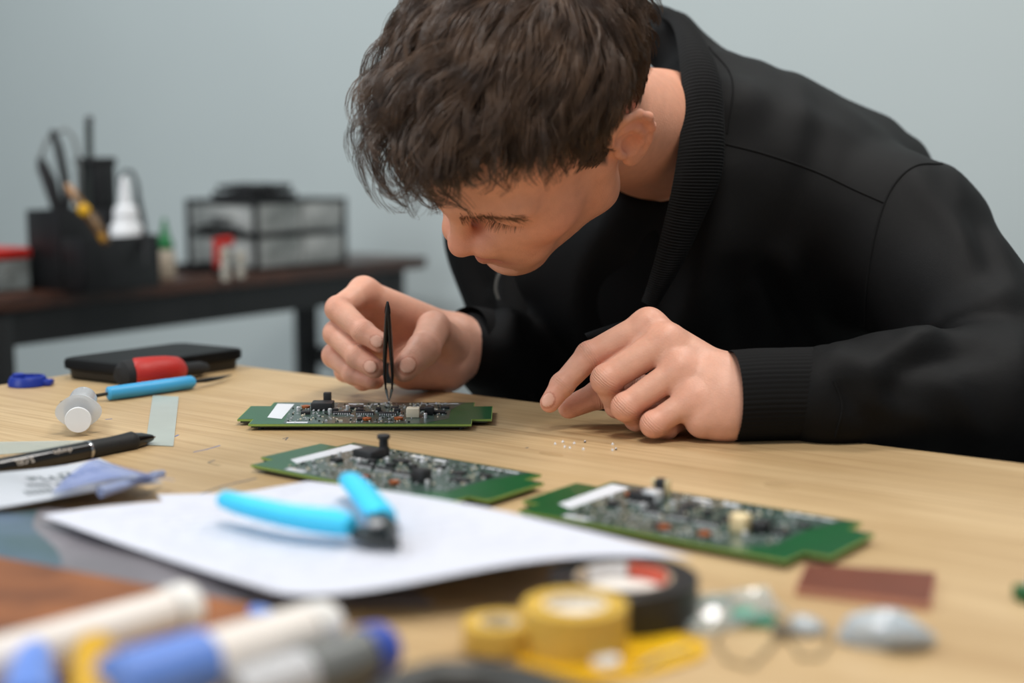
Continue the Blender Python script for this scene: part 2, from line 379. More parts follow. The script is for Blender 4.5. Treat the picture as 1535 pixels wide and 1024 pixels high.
o = MB(); o.tube([q(58, 260, 2.2), q(61, 235, 2.2), q(70, 210, 2.2), q(82, 200, 2.2), q(98, 193, 2.2), q(110, 205, 2.2), q(117, 232, 2.2), q(120, 262, 2.2), q(118, 300, 2.2), q(112, 345, 2.2), q(108, 400, 2.19)], 0.0032, n=8)
tag(o.build('cable_loop', m_greyc), 'thin grey cable looped above the pliers in the tall bin', 'cable')
o = MB(); o.tube([q(184, 400, 2.2), q(182, 300, 2.2), q(180, 268, 2.2), q(187, 256, 2.2), q(198, 258, 2.2), q(205, 275, 2.2), q(207, 300, 2.2), q(214, 330, 2.2), q(217, 350, 2.17), q(219, 400, 2.15)], [0.003] * 6 + [0.0045, 0.0045, 0.0045, 0.002], n=8)
tag(o.build('black_cable', m_blackrub), 'black cable arching behind the white glue bottle', 'cable')
r = thing('marker_rod', 'tall slim dark rod sticking straight up out of the organizer', 'rod', q(133, 360, 2.2))
o = MB(); o.tube([q(135, 380, 2.2), q(134, 250, 2.2), q(133, 186, 2.2)], 0.0058, n=10); o.build('shaft', mat('dark_green_metal', (40, 46, 44), rough=0.4), r)
o = MB(); o.tube([q(133, 187, 2.2), q(133, 180, 2.2), q(136, 174, 2.2)], [0.0075, 0.007, 0.004], n=10); o.build('tip', m_blackpl, r); keep(r)
r = thing('black_case', 'black box shaped case standing upright behind the screwdriver in the organizer', 'case', q(145, 360, 2.22), RZ)
M0 = r.matrix_world
b0 = q(145, 295, 2.22)
mb = MB(); mb.box(tuple(b0 - Vector((0, 0, 0.018))), (0.050, 0.038, 0.15), rz=RZ, bev=0.004); mb.build('body', m_blackpl, r)
mb = MB(); mb.box(tuple(b0 + Vector((0, 0, 0.055))), (0.053, 0.041, 0.012), rz=RZ, bev=0.003); mb.build('lid', m_blackrub, r); keep(r)
r = thing('glue_bottle', 'white glue bottle with a tapering nozzle standing in the low bin', 'bottle', opt(190, 380, -0.027))
gz = opt(190, 356, -0.027); MM = Matrix.Translation(gz - Vector((0, 0, 0.062)))
mb = MB(); mb.lathe([(0.0235, 0.0), (0.0245, 0.003), (0.0245, 0.060), (0.0245, 0.078), (0.021, 0.083), (0.0185, 0.085)], M=MM); mb.build('body', m_white, r)
mb = MB(); mb.lathe([(0.0185, 0.0855), (0.0185, 0.103), (0.0165, 0.108), (0.010, 0.112)], M=MM); mb.build('cap', m_white, r)
mb = MB(); mb.lathe([(0.010, 0.1125), (0.0088, 0.125), (0.0065, 0.145), (0.0055, 0.152), (0.002, 0.154)], M=MM); mb.build('nozzle', m_white, r); keep(r)
# screwdriver with a yellow end
m_yel = mat('yellow_plastic', (222, 168, 20), rough=0.35); m_amber = mat('amber_handle', (120, 84, 30), rough=0.3, rgb2=(60, 40, 20), scale=300)
r = thing('amber_screwdriver', 'screwdriver with a dark amber handle and yellow disc leaning out of the organizer', 'screwdriver', q(140, 340, 2.06))
mb = MB(); mb.tube([q(160, 366, 2.06), q(150, 348, 2.06), q(140, 330, 2.06), q(128, 316, 2.06), q(114, 296, 2.07)], [0.006, 0.0075, 0.0085, 0.0085, 0.007]); mb.build('handle', m_amber, r)
mb = MB(); mb.tube([q(113, 295, 2.07), q(104, 282, 2.075), q(100, 277, 2.08)], [0.006, 0.0055, 0.003]); mb.build('end_cap', mat('tan_rubber', (160, 120, 84), rough=0.6), r)
mb = MB(); mb.lathe([(0.0, 0.0), (0.0085, 0.001), (0.0095, 0.004), (0.007, 0.008), (0.0, 0.010)], n=20, M=axis_m(q(126, 315, 2.055), q(126, 315, 2.0))); mb.build('disc', m_yel, r)
mb = MB(); mb.tube([q(150, 350, 2.048), q(156, 361, 2.05)], [0.0052, 0.0052]); mb.build('band', mat('brass_band', (170, 120, 30), rough=0.4), r); keep(r)

# clear component box with red lid at the far left
bc = T(52, 434)
r = thing('component_box', 'clear plastic box of small parts with a red lid, left of the organizer', 'box', bc, RZ)
mb = MB(); mb.box((-0.07, -0.055, 0.024), (0.13, 0.105, 0.046), bev=0.003); mb.build('case', mat('box_clear', (190, 196, 194), rough=0.15, trans=0.6, alpha=1, var=0.3, scale=60, ior=1.2), r)
mb = MB(); mb.box((-0.07, -0.055, 0.0555), (0.136, 0.111, 0.016), bev=0.004); mb.build('lid', m_red, r)
mb = MB()
for k in range(26):
    mb.box((-0.07 + random.uniform(-.05, .055), -0.055 + random.uniform(-.04, .045), 0.008 + random.uniform(0, .03)), (0.012, 0.01, 0.008), rz=random.random() * 3)
tag(mb.build('parts_inside', mat('parts_mix', (30, 90, 76), rough=0.5, rgb2=(120, 110, 90), scale=30), r), kind='stuff')

# dropper bottle with green nozzle
gc = T(249, 417)
r = thing('dropper_bottle', 'small cloudy dropper bottle with a pointed green cap beside the organizer', 'bottle', gc)
mb = MB(); mb.lathe([(0.015, 0.0), (0.0162, 0.002), (0.0162, 0.040), (0.012, 0.046), (0.011, 0.048)]); mb.build('body', mat('cloudy_amber', (205, 190, 170), rough=0.3, trans=0.25, var=0.2, scale=30), r)
mb = MB(); mb.lathe([(0.0125, 0.048), (0.0135, 0.050), (0.0135, 0.058), (0.0115, 0.062), (0.0085, 0.068), (0.0045, 0.085), (0.0026, 0.098), (0.0, 0.099)]); mb.build('cap', mat('green_cap', (22, 120, 62), rough=0.4), r)
# drawer unit
dc = T(385, 408)
r = thing('drawer_unit', 'black framed drawer unit with four smoky translucent drawers on the side desk', 'drawers', dc, RZ)
LX, LY, H = 0.178, 0.232, 0.122
m_smoke = mat('smoky_plastic', (196, 198, 196), rough=0.35, trans=0.25, var=0.35, scale=18, rgb2=(140, 144, 142), ior=1.15)
for (x, y) in ((-0.004, 0.004), (-LX + 0.004, 0.004), (-0.004, LY - 0.004), (-LX + 0.004, LY - 0.004)):
    mb = MB(); mb.box((x, y, H / 2), (0.008, 0.008, H), bev=0.001); mb.build('post', m_blackpl, r)
for z, n in ((0.003, 'base_panel'), (H / 2, 'shelf'), (H - 0.003, 'top_panel')):
    mb = MB(); mb.box((-LX / 2, LY / 2, z), (LX - 0.001, LY - 0.001, 0.006), bev=0.001); mb.build(n, m_blackpl, r)
for z in (H * 0.255, H * 0.745):
    dr = openbox(-LX + 0.009, -0.003, 0.005, LY / 2 - 0.002, H / 2 - 0.012, t=0.002, m=m_smoke, name='drawer', parent=r); dr.location.z = z - H / 4 + 0.006
    mb = MB(); mb.box((-LX / 2 + 0.0, 0.0015, H / 4 - 0.006 + 0.004), (0.05, 0.006, 0.006), bev=0.001); mb.build('handle', m_smoke, dr)
    dr = openbox(-LX + 0.009, -0.003, LY / 2 + 0.002, LY - 0.009, H / 2 - 0.012, t=0.002, m=m_smoke, name='drawer', parent=r); dr.location.z = z - H / 4 + 0.006
    mb = MB(); mb.box((-LX / 2, LY * 0.98, H / 4), (0.05, 0.006, 0.006), bev=0.001); mb.build('handle', m_smoke, dr)
mb = MB(); mb.tube([(-0.16, -0.002, 0.066), (-0.13, -0.004, 0.074), (-0.09, -0.005, 0.080), (-0.05, -0.004, 0.074), (-0.015, -0.002, 0.064)], [0.002, 0.004, 0.005, 0.004, 0.002], flat=1.0); mb.build('curved_pull', m_blackpl, r)
# black folded cloth on top
fz = 0.75 + H
r2 = thing('folded_pouch', 'crumpled folded black pouch lying on top of the drawer unit', 'pouch', (dc + (-B) * 0.06 + A * 0.06 + Vector((0, 0, H))), RZ)
def lump(seed, sx, sy, sz, z0):
    rr = random.Random(seed); bm = bmesh.new(); bmesh.ops.create_cube(bm, size=1); bmesh.ops.subdivide_edges(bm, edges=bm.edges[:], cuts=7, use_grid_fill=True)
    for v in bm.verts:
        x, y, z = v.co; f = 1 - 0.35 * max(0, abs(y) * 2 - .6) ** 2
        v.co = Vector((x * sx * f, y * sy, z0 + sz / 2 + z * sz * (0.85 + 0.18 * math.sin(9 * y + seed) + 0.1 * math.sin(13 * x + 2 * seed))))
        v.co.x += 0.004 * math.sin(7 * y + seed); v.co.z += 0.0015 * math.sin(30 * x + 20 * y + seed) if z > 0 else 0
    out = MB(); out.add([v.co.copy() for v in bm.verts], [[v.index for v in f.verts] for f in bm.faces]); bm.free(); return out
m_pouch = mat('black_fabric', (30, 31, 33), rough=0.85, bump=0.5, bscale=300)
lump(1, 0.10, 0.115, 0.012, 0.0012).build('lower_fold', m_pouch, r2); lump(2.2, 0.09, 0.095, 0.013, 0.0142).build('upper_fold', m_pouch, r2)
# black tray, red clips, vials
tc_ = T(300, 408)
r = thing('shallow_tray', 'shallow black tray lying on the desk in front of the drawers', 'tray', tc_, RZ)
openbox(-0.045, 0.01, -0.02, 0.06, 0.013, name='tray_body', parent=r)
cc = T(334, 412)
r = thing('red_clip', 'upright orange red plastic clip standing in front of the drawer unit', 'clip', cc)
kx = 1 / 925.
mb = MB(); mb.box((-0.010, 0.01, 0.036), (0.014, 0.010, 0.050), bev=0.003); mb.box((0.006, 0.01, 0.056), (0.024, 0.010, 0.016), bev=0.004); mb.build('clip_body', m_red, r)
mb = MB(); mb.box((-0.004, 0.01, 0.006), (0.026, 0.016, 0.011), bev=0.002); mb.build('foot', m_blackpl, r)
for px, py, h, lab in ((338, 421, 0.050, 'thin glass vial with a metal cap standing nearest the desk edge'), (361, 417, 0.042, 'dull glass vial standing right of the brighter vial')):
    vc = T(px, py); r = thing('glass_vial', lab, 'vial', vc, 0)
    mb = MB(); mb.lathe([(0.0055, 0.0), (0.0066, 0.001), (0.0066, h - 0.014), (0.0058, h - 0.012)]); mb.build('tube', mat('vial_glass', (215, 210, 198), rough=0.15, trans=0.45, var=0.1), r)
    mb = MB(); mb.lathe([(0.0066, h - 0.0118), (0.0070, h - 0.010), (0.0070, h - 0.002), (0.0055, h)]); mb.build('cap', mat('vial_cap', (200, 190, 172), rough=0.3, metal=0.4), r)

# ------------------------------------------------------------------ tools at the left of the work table
# flat black case
a0, a1, a2 = T(94, 568), T(190, 579), T(366, 552)
a3 = a0 + (a2 - a1); ctr = (a0 + a1 + a2 + a3) / 4
r = thing('tool_case', 'flat black tool case with rounded edges lying at the far left corner of the table', 'case', Vector((ctr.x, ctr.y, TZ)))
def rounded(poly, rad, n=5):
    out = []; m = len(poly)
    for i in range(m):
        p, c, s_ = Vector(poly[i - 1][:2]), Vector(poly[i][:2]), Vector(poly[(i + 1) % m][:2])
        u, v = (p - c).normalized(), (s_ - c).normalized()
        for k in range(n + 1):
            t = k / n; q1, q2, q3 = c + u * rad, c, c + v * rad
            out.append((1 - t) ** 2 * q1 + 2 * t * (1 - t) * q2 + t * t * q3)
    return out
def layered(polyf, levels):                          # levels: (inset scale, z)
    mb = MB(); base = polyf; c = sum((Vector(p) for p in base), Vector((0, 0))) / len(base); n = len(base); vs = []; fs = []
    for sc_, z in levels:
        vs += [(c.x + (p[0] - c.x) * sc_, c.y + (p[1] - c.y) * sc_, z) for p in base]
    for i in range(len(levels) - 1):
        fs += [(i * n + k, i * n + (k + 1) % n, (i + 1) * n + (k + 1) % n, (i + 1) * n + k) for k in range(n)]
    fs += [tuple(range(n))[::-1], tuple((len(levels) - 1) * n + k for k in range(n))]
    return mb.add(vs, fs)
pl = rounded([a0, a1, a2, a3], 0.012)
layered(pl, [(0.95, TZ + 0.0005), (0.965, TZ + 0.002), (0.97, TZ + 0.008), (0.985, TZ + 0.009)]).build('base_tray', m_blackpl, r)
layered(pl, [(0.99, TZ + 0.0092), (1.03, TZ + 0.0105), (1.035, TZ + 0.0160), (1.02, TZ + 0.0190), (0.97, TZ + 0.0198), (0.9, TZ + 0.0200)]).build('lid', mat('soft_black', (10, 10, 11), rough=0.5, spec=0.25), r)
keep(r)
# red and black screwdriver
def K(px, py, h=0.01, dz=0): return T(px, py, TZ + h)
r = thing('red_screwdriver', 'short screwdriver with a fat red grip and black ends beside the tool case', 'screwdriver', K(232, 560, 0))
mb = MB(); mb.tube([K(178, 563, .013), K(184, 562, .013), K(196, 561, .013), K(204, 560, .013)], [0.007, 0.0125, 0.0135, 0.0128], n=16); mb.build('end_cap', m_blackrub, r)
mb = MB(); mb.tube([K(196, 561, .0135), K(204, 560, .0135), K(230, 558, .0135), K(250, 556, .0135), K(262, 555, .0125), K(267, 554.6, .0115)], [0.011, 0.0140, 0.0142, 0.0136, 0.0125, 0.009], n=18); mb.build('grip', mat('red_grip', (176, 34, 26), rough=0.5, bump=0.2, bscale=500), r)
mb = MB(); mb.tube([K(262, 555, .011), K(272, 554, .0105), K(280, 553.5, .010), K(300, 552, .0085), K(308, 551.5, .0075)], [0.008, 0.0085, 0.006, 0.0065, 0.0045], n=14); mb.build('collar', m_blackrub, r); keep(r)
# blue probe
r = thing('blue_probe', 'double ended probe with a sky blue handle and thin dark points', 'probe', K(227, 582, 0))
mb = MB(); mb.tube([K(161, 590, .0065), K(163, 589.8, .0065), K(200, 585, .0065), K(250, 578, .0065), K(286, 573, .0065), K(290, 572.4, .0065)], [0.0045, 0.0058, 0.0060, 0.0060, 0.0058, 0.0042], n=14); mb.build('handle', mat('sky_blue', (62, 160, 212), rough=0.4, var=0.05), r)
mb = MB(); mb.tube([K(163, 590, .0065), K(140, 594, .0045), K(112, 599, .002), K(90, 603, .0008)], [0.0014, 0.0016, 0.0013, 0.0003], n=8); mb.build('point', m_darksteel, r)
mb = MB(); mb.tube([K(289, 572.5, .0065), K(310, 570, .0055), K(330, 566.5, .0045), K(348, 562, .0035)], [0.0014, 0.0022, 0.0018, 0.0004], n=8); mb.build('point', m_darksteel, r); keep(r)
# blue cap
bcp = T(42, 578)
r = thing('blue_bottle_cap', 'dark blue plastic cap lying near the left table edge', 'cap', bcp)
mb = MB(); mb.lathe([(0.0165, 0.0), (0.0172, 0.001), (0.0168, 0.005), (0.0150, 0.0085), (0.0135, 0.0088), (0.0130, 0.0060), (0.0, 0.0058)], n=30); mb.build('cap_body', mat('dark_blue', (24, 50, 150), rough=0.4), r)
mb = MB(); mb.box((0.018, 0, 0.003), (0.008, 0.012, 0.005), bev=0.001); mb.build('tab', MATS['dark_blue'], r)
mb = MB(); mb.lathe([(0.0055, 0.006), (0.0055, 0.0105), (0.004, 0.011)], n=14, M=Matrix.Translation((-0.008, 0, 0))); mb.build('plug', MATS['dark_blue'], r)
# syringe pointing away
s0, s1 = P(118, 632, 1.045), None
base = T(118, 655); dirn = (T(140, 596) - T(118, 655)); dirn.z = 0; dirn.normalize()
sc0 = Vector((base.x, base.y, TZ + 0.0165)); MS = axis_m(sc0, sc0 + dirn)
r = thing('clear_syringe', 'clear plastic syringe lying end-on, its round white plunger facing the camera', 'syringe', Vector((sc0.x, sc0.y, TZ)))
m_milky = mat('milky_plastic', (232, 234, 236), rough=0.25, trans=0.45, var=0.03, ior=1.25)
mb = MB(); mb.lathe([(0.0, 0.0), (0.0092, 0.0), (0.0095, 0.0005), (0.0095, 0.0018), (0.0085, 0.0022), (0.0035, 0.0023)], n=36, M=MS @ Matrix.Translation((0, -0.004, 0))); mb.build('plunger_disc', m_white, r)
mb = MB(); mb.box((0, 0, 0), (0.0135, 0.0015, 0.030), M=MS @ Matrix.Translation((0, -0.002, 0.018))); mb.box((0, 0, 0), (0.0015, 0.0135, 0.030), M=MS @ Matrix.Translation((0, -0.002, 0.018))); mb.build('plunger_rod', m_milky, r)
fl_ = []
for k in range(40):
    a = 2 * math.pi * k / 40; rr = 0.0135 + 0.0032 * abs(math.cos(a)) ** 6
    fl_.append((rr * math.cos(a), rr * math.sin(a) * (0.95)))
mb = MB(); mb.xf = MS @ Matrix.Translation((0, 0.001, 0.007)); mb.prism(fl_, 0, 0.0014); mb.build('finger_flange', m_milky, r)
mb = MB(); mb.lathe([(0.0105, 0.0085), (0.0105, 0.058), (0.0095, 0.061), (0.0035, 0.0635), (0.003, 0.075), (0.0012, 0.075), (0.0012, 0.0625), (0.0085, 0.060), (0.0094, 0.057), (0.0094, 0.0085)], n=30, M=MS @ Matrix.Translation((0, 0.001, 0))); mb.build('barrel', m_milky, r)
mb = MB(); mb.lathe([(0.0, 0.034), (0.0092, 0.0345), (0.0092, 0.043), (0.0, 0.044)], n=24, M=MS @ Matrix.Translation((0, 0.001, 0))); mb.build('piston', mat('orange_brown_seal', (170, 110, 88), rough=0.5), r); keep(r)
# tape strips / films
def sheet(name, poly, z, th, m, lab, cat, nx=1):
    mb = MB(); mb.prism([Vector(p) for p in poly], z, z + th); o = mb.build(name, m, smooth=False); return tag(o, lab, cat)
m_strip = mat('grey_strip', (176, 184, 176), rough=0.35, trans=0.1, var=0.06)
sheet('grey_strip', [T(229, 594), T(268, 596), T(260, 670), T(218, 668)], TZ + 0.0002, 0.0006, m_strip, 'pale grey green plastic strip lying flat under the blue probe', 'strip')
m_film = mat('clear_film', (205, 214, 206), rough=0.12, alpha=0.45, var=0.03)
sheet('clear_film', [T(-40, 664), T(205, 660), T(232, 668), T(120, 672), T(-40, 686)], TZ + 0.0003, 0.0003, m_film, 'long narrow clear film strip lying behind the black pen', 'film')
# pen
m_pen = mat('pen_black', (12, 12, 13), rough=0.25, coat=0.3); m_grip = mat('pen_grip', (22, 23, 24), rough=0.6, bump=0.4, bscale=600, stretch=(1, 1, 1))
pt0, pt1 = P(-62, 712, .945), T(233, 655, TZ + 0.0048)
pt0 = T(-62, 713, TZ + 0.0068)
r = thing('black_pen', 'black gel pen with a silver ring and rubber grip, lettered sharpie and S-GEL', 'pen', Vector((pt1.x, pt1.y, TZ)))
def pp(t): return pt0.lerp(pt1, t)
MP = axis_m(pt0, pt1); PL = (pt1 - pt0).length
def tpx(px): return (T(px, 712 - (px + 62) * 0.195, TZ + .006) - pt0).dot((pt1 - pt0).normalized())
z_ring = tpx(131); z_gr = tpx(205)
mb = MB(); mb.lathe([(0.0052, 0.0), (0.0062, 0.001), (0.0064, z_ring - 0.001)], n=30, M=MP); mb.build('barrel', m_pen, r)
mb = MB(); mb.lathe([(0.0066, z_ring - 0.0010), (0.0067, z_ring), (0.0067, z_ring + 0.0012), (0.0064, z_ring + 0.0018)], n=30, M=MP); mb.build('silver_ring', m_steel, r)
gp = [(0.0063, z_ring + 0.0019), (0.0068, z_ring + 0.003)]
for k in range(12):
    t = k / 11; gp.append((0.0068 - 0.0006 * math.sin(t * math.pi) + 0.0004 * t, z_ring + 0.004 + t * (z_gr - z_ring - 0.006)))
gp.append((0.0062, z_gr))
mb = MB(); mb.lathe(gp, n=30, M=MP); mb.build('grip', m_grip, r)
mb = MB(); mb.lathe([(0.0060, z_gr + 0.0001), (0.0050, z_gr + (PL - z_gr) * 0.35), (0.0022, z_gr + (PL - z_gr) * 0.84), (0.0016, z_gr + (PL - z_gr) * 0.85)], n=24, M=MP); mb.build('tip_cone', m_pen, r)
mb = MB(); mb.lathe([(0.0014, z_gr + (PL - z_gr) * 0.85), (0.0009, PL - 0.0008), (0.0004, PL)], n=14, M=MP); mb.build('ball_point', m_steel, r)
mb = MB(); mb.box((0, 0, 0), (0.0040, 0.0020, tpx(50) - 0.004), M=MP @ Matrix.Rotation(math.radians(200), 4, 'Z') @ Matrix.Translation((0.0006, 0.0092, tpx(50) / 2 - 0.004)), bev=0.0006); mb.build('clip', m_pen, r)
m_print = mat('printed_gold', (190, 180, 168), rough=0.5)
# lettering faces the camera side of the barrel, upside down
ez = (pt1 - pt0).normalized(); nrm = Vector((0.12, -0.86, 0.45)); nrm = (nrm - ez * nrm.dot(ez)).normalized(); ey = nrm.cross(ez)
def onpen(dist, rad, off=0):
    X = -ez; Y = nrm.cross(X)
    Mx = Matrix((X, Y, nrm)).transposed().to_4x4(); Mx.translation = pt0 + ez * dist + nrm * rad + ey * off; return Mx
text_part('brand_lettering', 'sharpie', 0.0052, onpen(tpx(86), 0.0064), m_print, r)
text_part('model_lettering', 'S\u00b7GEL', 0.0060, onpen(tpx(24), 0.0066, -0.0015), m_print, r); keep(r)
# ------------------------------------------------------------------ circuit boards
m_mask = mat('solder_mask_green', (10, 84, 40), rough=0.32, var=0.15, scale=30, coat=0.2)
m_edge = mat('board_edge', (132, 158, 78), rough=0.5)
m_under = mat('board_underside', (36, 40, 22), rough=0.6)
m_core = mat('board_dark_area', (44, 66, 58), rough=0.3, rgb2=(70, 88, 80), scale=220, coat=0.2)
m_silk = mat('white_silkscreen', (214, 216, 222), rough=0.4, var=0.03)
m_chip = mat('chip_black', (38, 38, 40), rough=0.5)
m_tin = mat('tinned_metal', (216, 216, 218), rough=0.3, metal=0.35)
m_copper = mat('copper_wire', (196, 108, 60), rough=0.35, metal=0.6)
m_cream = mat('connector_cream', (226, 214, 190), rough=0.4)
m_gold = mat('gold_plate', (224, 186, 130), rough=0.3, metal=0.5)
m_highlight_gold = mat('highlight_gold', (250, 226, 178), rough=0.25, metal=0.3)  # gold made paler to paint blurred highlights on the clips and connector
OUT = [(0, 0), (168, 0), (168, 20), (183, 20), (183, 75), (168, 75), (168, 93), (4, 93), (4, 76), (-12, 76), (-12, 20), (0, 20)]
def board(loc, rot, label, seed, variant):
    r = thing('circuit_board', label, 'circuit board', Vector((loc.x, loc.y, TZ)), math.radians(rot), 'populated green circuit boards')
    rr = random.Random(seed); mm = 0.001; z0 = 0.0034; z1 = 0.0050
    o = [(x * mm, y * mm) for x, y in OUT]; inn = [(x * mm * 0.994 + 0.0005, y * mm * 0.992 + 0.0004) for x, y in OUT]
    MB().prism(o, z0, z1).build('substrate', m_edge, r, smooth=False)
    MB().prism(inn, z1 + 0.00002, z1 + 0.00012).build('solder_mask', m_mask, r, smooth=False)
    core = [(26, 3), (132, 3), (150, 22), (150, 60), (160, 91), (8, 91), (22, 60)]
    MB().prism([(x * mm, y * mm) for x, y in core], z1 + 0.00013, z1 + 0.00020).build('ground_area', m_core, r, smooth=False)
    MB().prism([(x * mm * 0.97 + 0.002, y * mm * 0.96 + 0.001) for x, y in OUT], z0 - 0.0012, z0 - 0.0001).build('underside', m_under, r, smooth=False)
    for x, y in ((8, 8), (160, 8), (160, 84), (12, 84)):
        MB().lathe([(0.0022, 0), (0.0022, z0)], n=12, M=Matrix.Translation((x * mm, y * mm, 0))).build('standoff', m_chip, r)
    zt = z1 + 0.0002
    def bx(name, x, y, sx, sy, h, m, zz=0, bev=0.0003, parent=r, rz=0):
        return MB().box((x * mm, y * mm, zt + (zz + h / 2) * mm), (sx * mm, sy * mm, h * mm), rz=rz, bev=bev).build(name, m, parent)
    # white label strip and printed bars
    MB().prism([(x * mm, y * mm) for x, y in [(10, 26), (22, 20), (22, 84), (8, 86)]], zt, zt + .0001).build('label_strip', m_silk, r, smooth=False)
    for x, y, sx, sy in ((36, 6, 16, 5), (72, 84, 12, 4), (92, 84, 11, 4), (80, 76, 8, 2.5), (140, 86, 30, 2.2)):
        MB().prism([((x + a * sx / 2) * mm, (y + b * sy / 2) * mm) for a, b in ((-1, -1), (1, -1), (1, 1), (-1, 1))], zt, zt + .0001).build('printed_bar', m_silk, r, smooth=False)
    # tall button module
    md = bx('module', 48, 62, 17, 15, 6.0, m_chip, bev=0.0006)
    for k in range(4): bx('module_pin', 42 + 4 * k, 52.5, 1.4, 4.5, 1.2, m_tin)
    if variant == 1: bx('button_post', 50, 76, 6, 6, 11.0, m_chip, bev=0.0005)
    elif variant == 3:
        bt = bx('button_post', 47, 80, 6, 6, 10.0, m_chip, bev=0.0005)
        for s_ in (-1, 1): bx('brass_clip', 47 + 4.4 * s_, 80, 2.2, 5, 10, m_highlight_gold)
    else:
        bt = MB(); c0 = Matrix.Translation((50 * mm, 74 * mm, zt))
        bt.lathe([(0.0040, 0.0), (0.0040, 0.0055), (0.0032, 0.0058), (0.0030, 0.0112), (0.0044, 0.0115), (0.0044, 0.0138), (0.0040, 0.0142)], n=20, M=c0); bt.build('button_post', m_chip, r)
    # rows of white connectors
    for x, y, n in ((66, 40, 8), (84, 39, 8), (102, 37, 8)):
        c = bx('pin_row', x, y, 14, 4.2, 2.2, m_chip)
        g = MB()
        for k in range(n):
            for s_ in (-1, 1): g.box(((x - 6 + k * 12 / (n - 1)) * mm, (y + s_ * 2.9) * mm, zt + 0.0007), (0.0009, 0.0016, 0.0012))
        tag(g.build('row_of_pins', m_tin, r, smooth=False), kind='stuff')
    for x, y, sx, sy, h, m in ((60, 50, 5, 4, 2.5, m_chip), (78, 52, 6, 5, 2.2, m_chip), (93, 54, 4, 5, 3, m_chip), (108, 48, 5, 4, 2.8, m_chip), (106, 66, 6, 6, 1.5, m_chip),
                               (74, 66, 10, 8, 1.6, m_chip), (140, 46, 12, 7, 1.8, m_chip), (126, 60, 8, 8, 1.4, m_chip), (38, 40, 7, 6, 2.4, m_chip), (84, 18, 9, 7, 1.6, m_chip), (146, 66, 7, 6, 1.6, m_chip)):
        bx('chip', x + rr.uniform(-1, 1), y + rr.uniform(-1, 1), sx, sy, h, m)
    if variant == 3: bx('gold_connector', 124, 34, 10, 8, 10.5, m_highlight_gold, bev=0.001); bx('silver_block', 53, 60, 10, 8, 8.0, m_tin, bev=0.0006); bx('relay', 133, 40, 7, 9, 6.5, m_chip, bev=0.0006)
    elif variant == 1: bx('cream_connector', 122, 30, 10, 10, 7.0, m_cream, bev=0.0006); bx('relay', 134, 40, 7, 9, 6.0, m_chip, bev=0.0006)
    else: bx('relay', 122, 30, 10, 9, 8.5, m_chip, bev=0.0007)
    for x, y in ((34, 66), (112, 16), (88, 14)):
        t = MB(); t.lathe([(0.0012, 0), (0.0034, 0.0004), (0.0036, 0.0020), (0.0014, 0.0026)], n=16, M=Matrix.Translation((x * mm, y * mm, zt))); t.build('coil', m_copper, r)
    for x, y, s_ in ((56, 44, 3), (118, 52, 3.4), (68, 58, 2.6), (30, 52, 2.8), (132, 24, 2.6)):
        t = MB(); t.lathe([(s_ * .5 * mm, 0), (s_ * .52 * mm, 0.0035), (s_ * .4 * mm, 0.0038)], n=14, M=Matrix.Translation((x * mm, y * mm, zt))); t.build('capacitor', m_tin, r)
    for nm, m, cnt in (('tinned_parts', m_tin, 150), ('pale_parts', m_cream, 70), ('dark_parts', m_chip, 90), ('silk_marks', m_silk, 110)):
        g = MB()
        for k in range(cnt):
            x = rr.uniform(24, 148); y = rr.uniform(5, 88)
            if abs(x - 48) < 10 and abs(y - 64) < 11 or abs(x - 122) < 7 and abs(y - 32) < 7: continue
            if y < 24 and x > 122: continue
            if nm == 'silk_marks': g.box((x * mm, y * mm, zt + 0.00003), (rr.uniform(.5, 2.4) * mm, rr.uniform(.3, 0.9) * mm, 0.0001), rz=rr.choice((0, math.pi / 2)))
            else: g.box((x * mm, y * mm, zt + 0.0004), (rr.uniform(.8, 2.0) * mm, rr.uniform(.6, 1.1) * mm, rr.uniform(0.6, 1.3) * mm), rz=rr.choice((0, math.pi / 2)))
        tag(g.build(nm, m, r, smooth=False), kind='stuff')
    return r
PZ = TZ + 0.004
board(T(372, 638, PZ), 0.0, 'green circuit board under the tweezers, farthest of the three boards', 1, 1)
board(T(376, 699, PZ), -37.4, 'green circuit board just behind the blue cutters, black button standing up', 2, 2)
board(T(777, 768, PZ), -36.9, 'green circuit board at the right with brass clips and a gold connector, both painted highlight-bright', 3, 3)

# tiny components under the left hand
m_glass = mat('led_glass', (245, 245, 248), rough=0.1, trans=0.3, spec=1.0)
LEDL = ['leftmost tiny clear component lying loose on the wood', 'tiny clear component second from the left, in the back row', 'tiny clear component in the middle of the left cluster, back row',
        'larger dark bodied tiny component at the right of the left cluster', 'tiny clear component just below and right of the leftmost ones', 'brightest tiny clear component low in the left cluster',
        'tiny clear component right below the dark one of the left cluster', 'rear clear component of the separate trio at the right', 'dark bodied tiny component of the separate trio at the right', 'front clear component of the separate trio at the right']
for i, (cx, cy) in enumerate([(200, 870), (245, 858), (310, 866), (372, 858), (256, 887), (285, 893), (363, 900), (531, 872), (550, 900), (530, 906)]):
    p = T(780 + cx * .2606, 440 + cy * .2606)
    r = thing('led_chip', LEDL[i], 'component', p, random.uniform(0, 3), 'tiny loose components')
    MB().box((0, 0, 0.0005), (0.0019, 0.0013, 0.0010), bev=0.0002).build('body', m_chip if i in (3, 8) else m_white, r)
    MB().lathe([(0.0006, 0.00101), (0.00055, 0.0014), (0.0003, 0.0017), (0, 0.0018)], n=10).build('lens', m_glass, r)

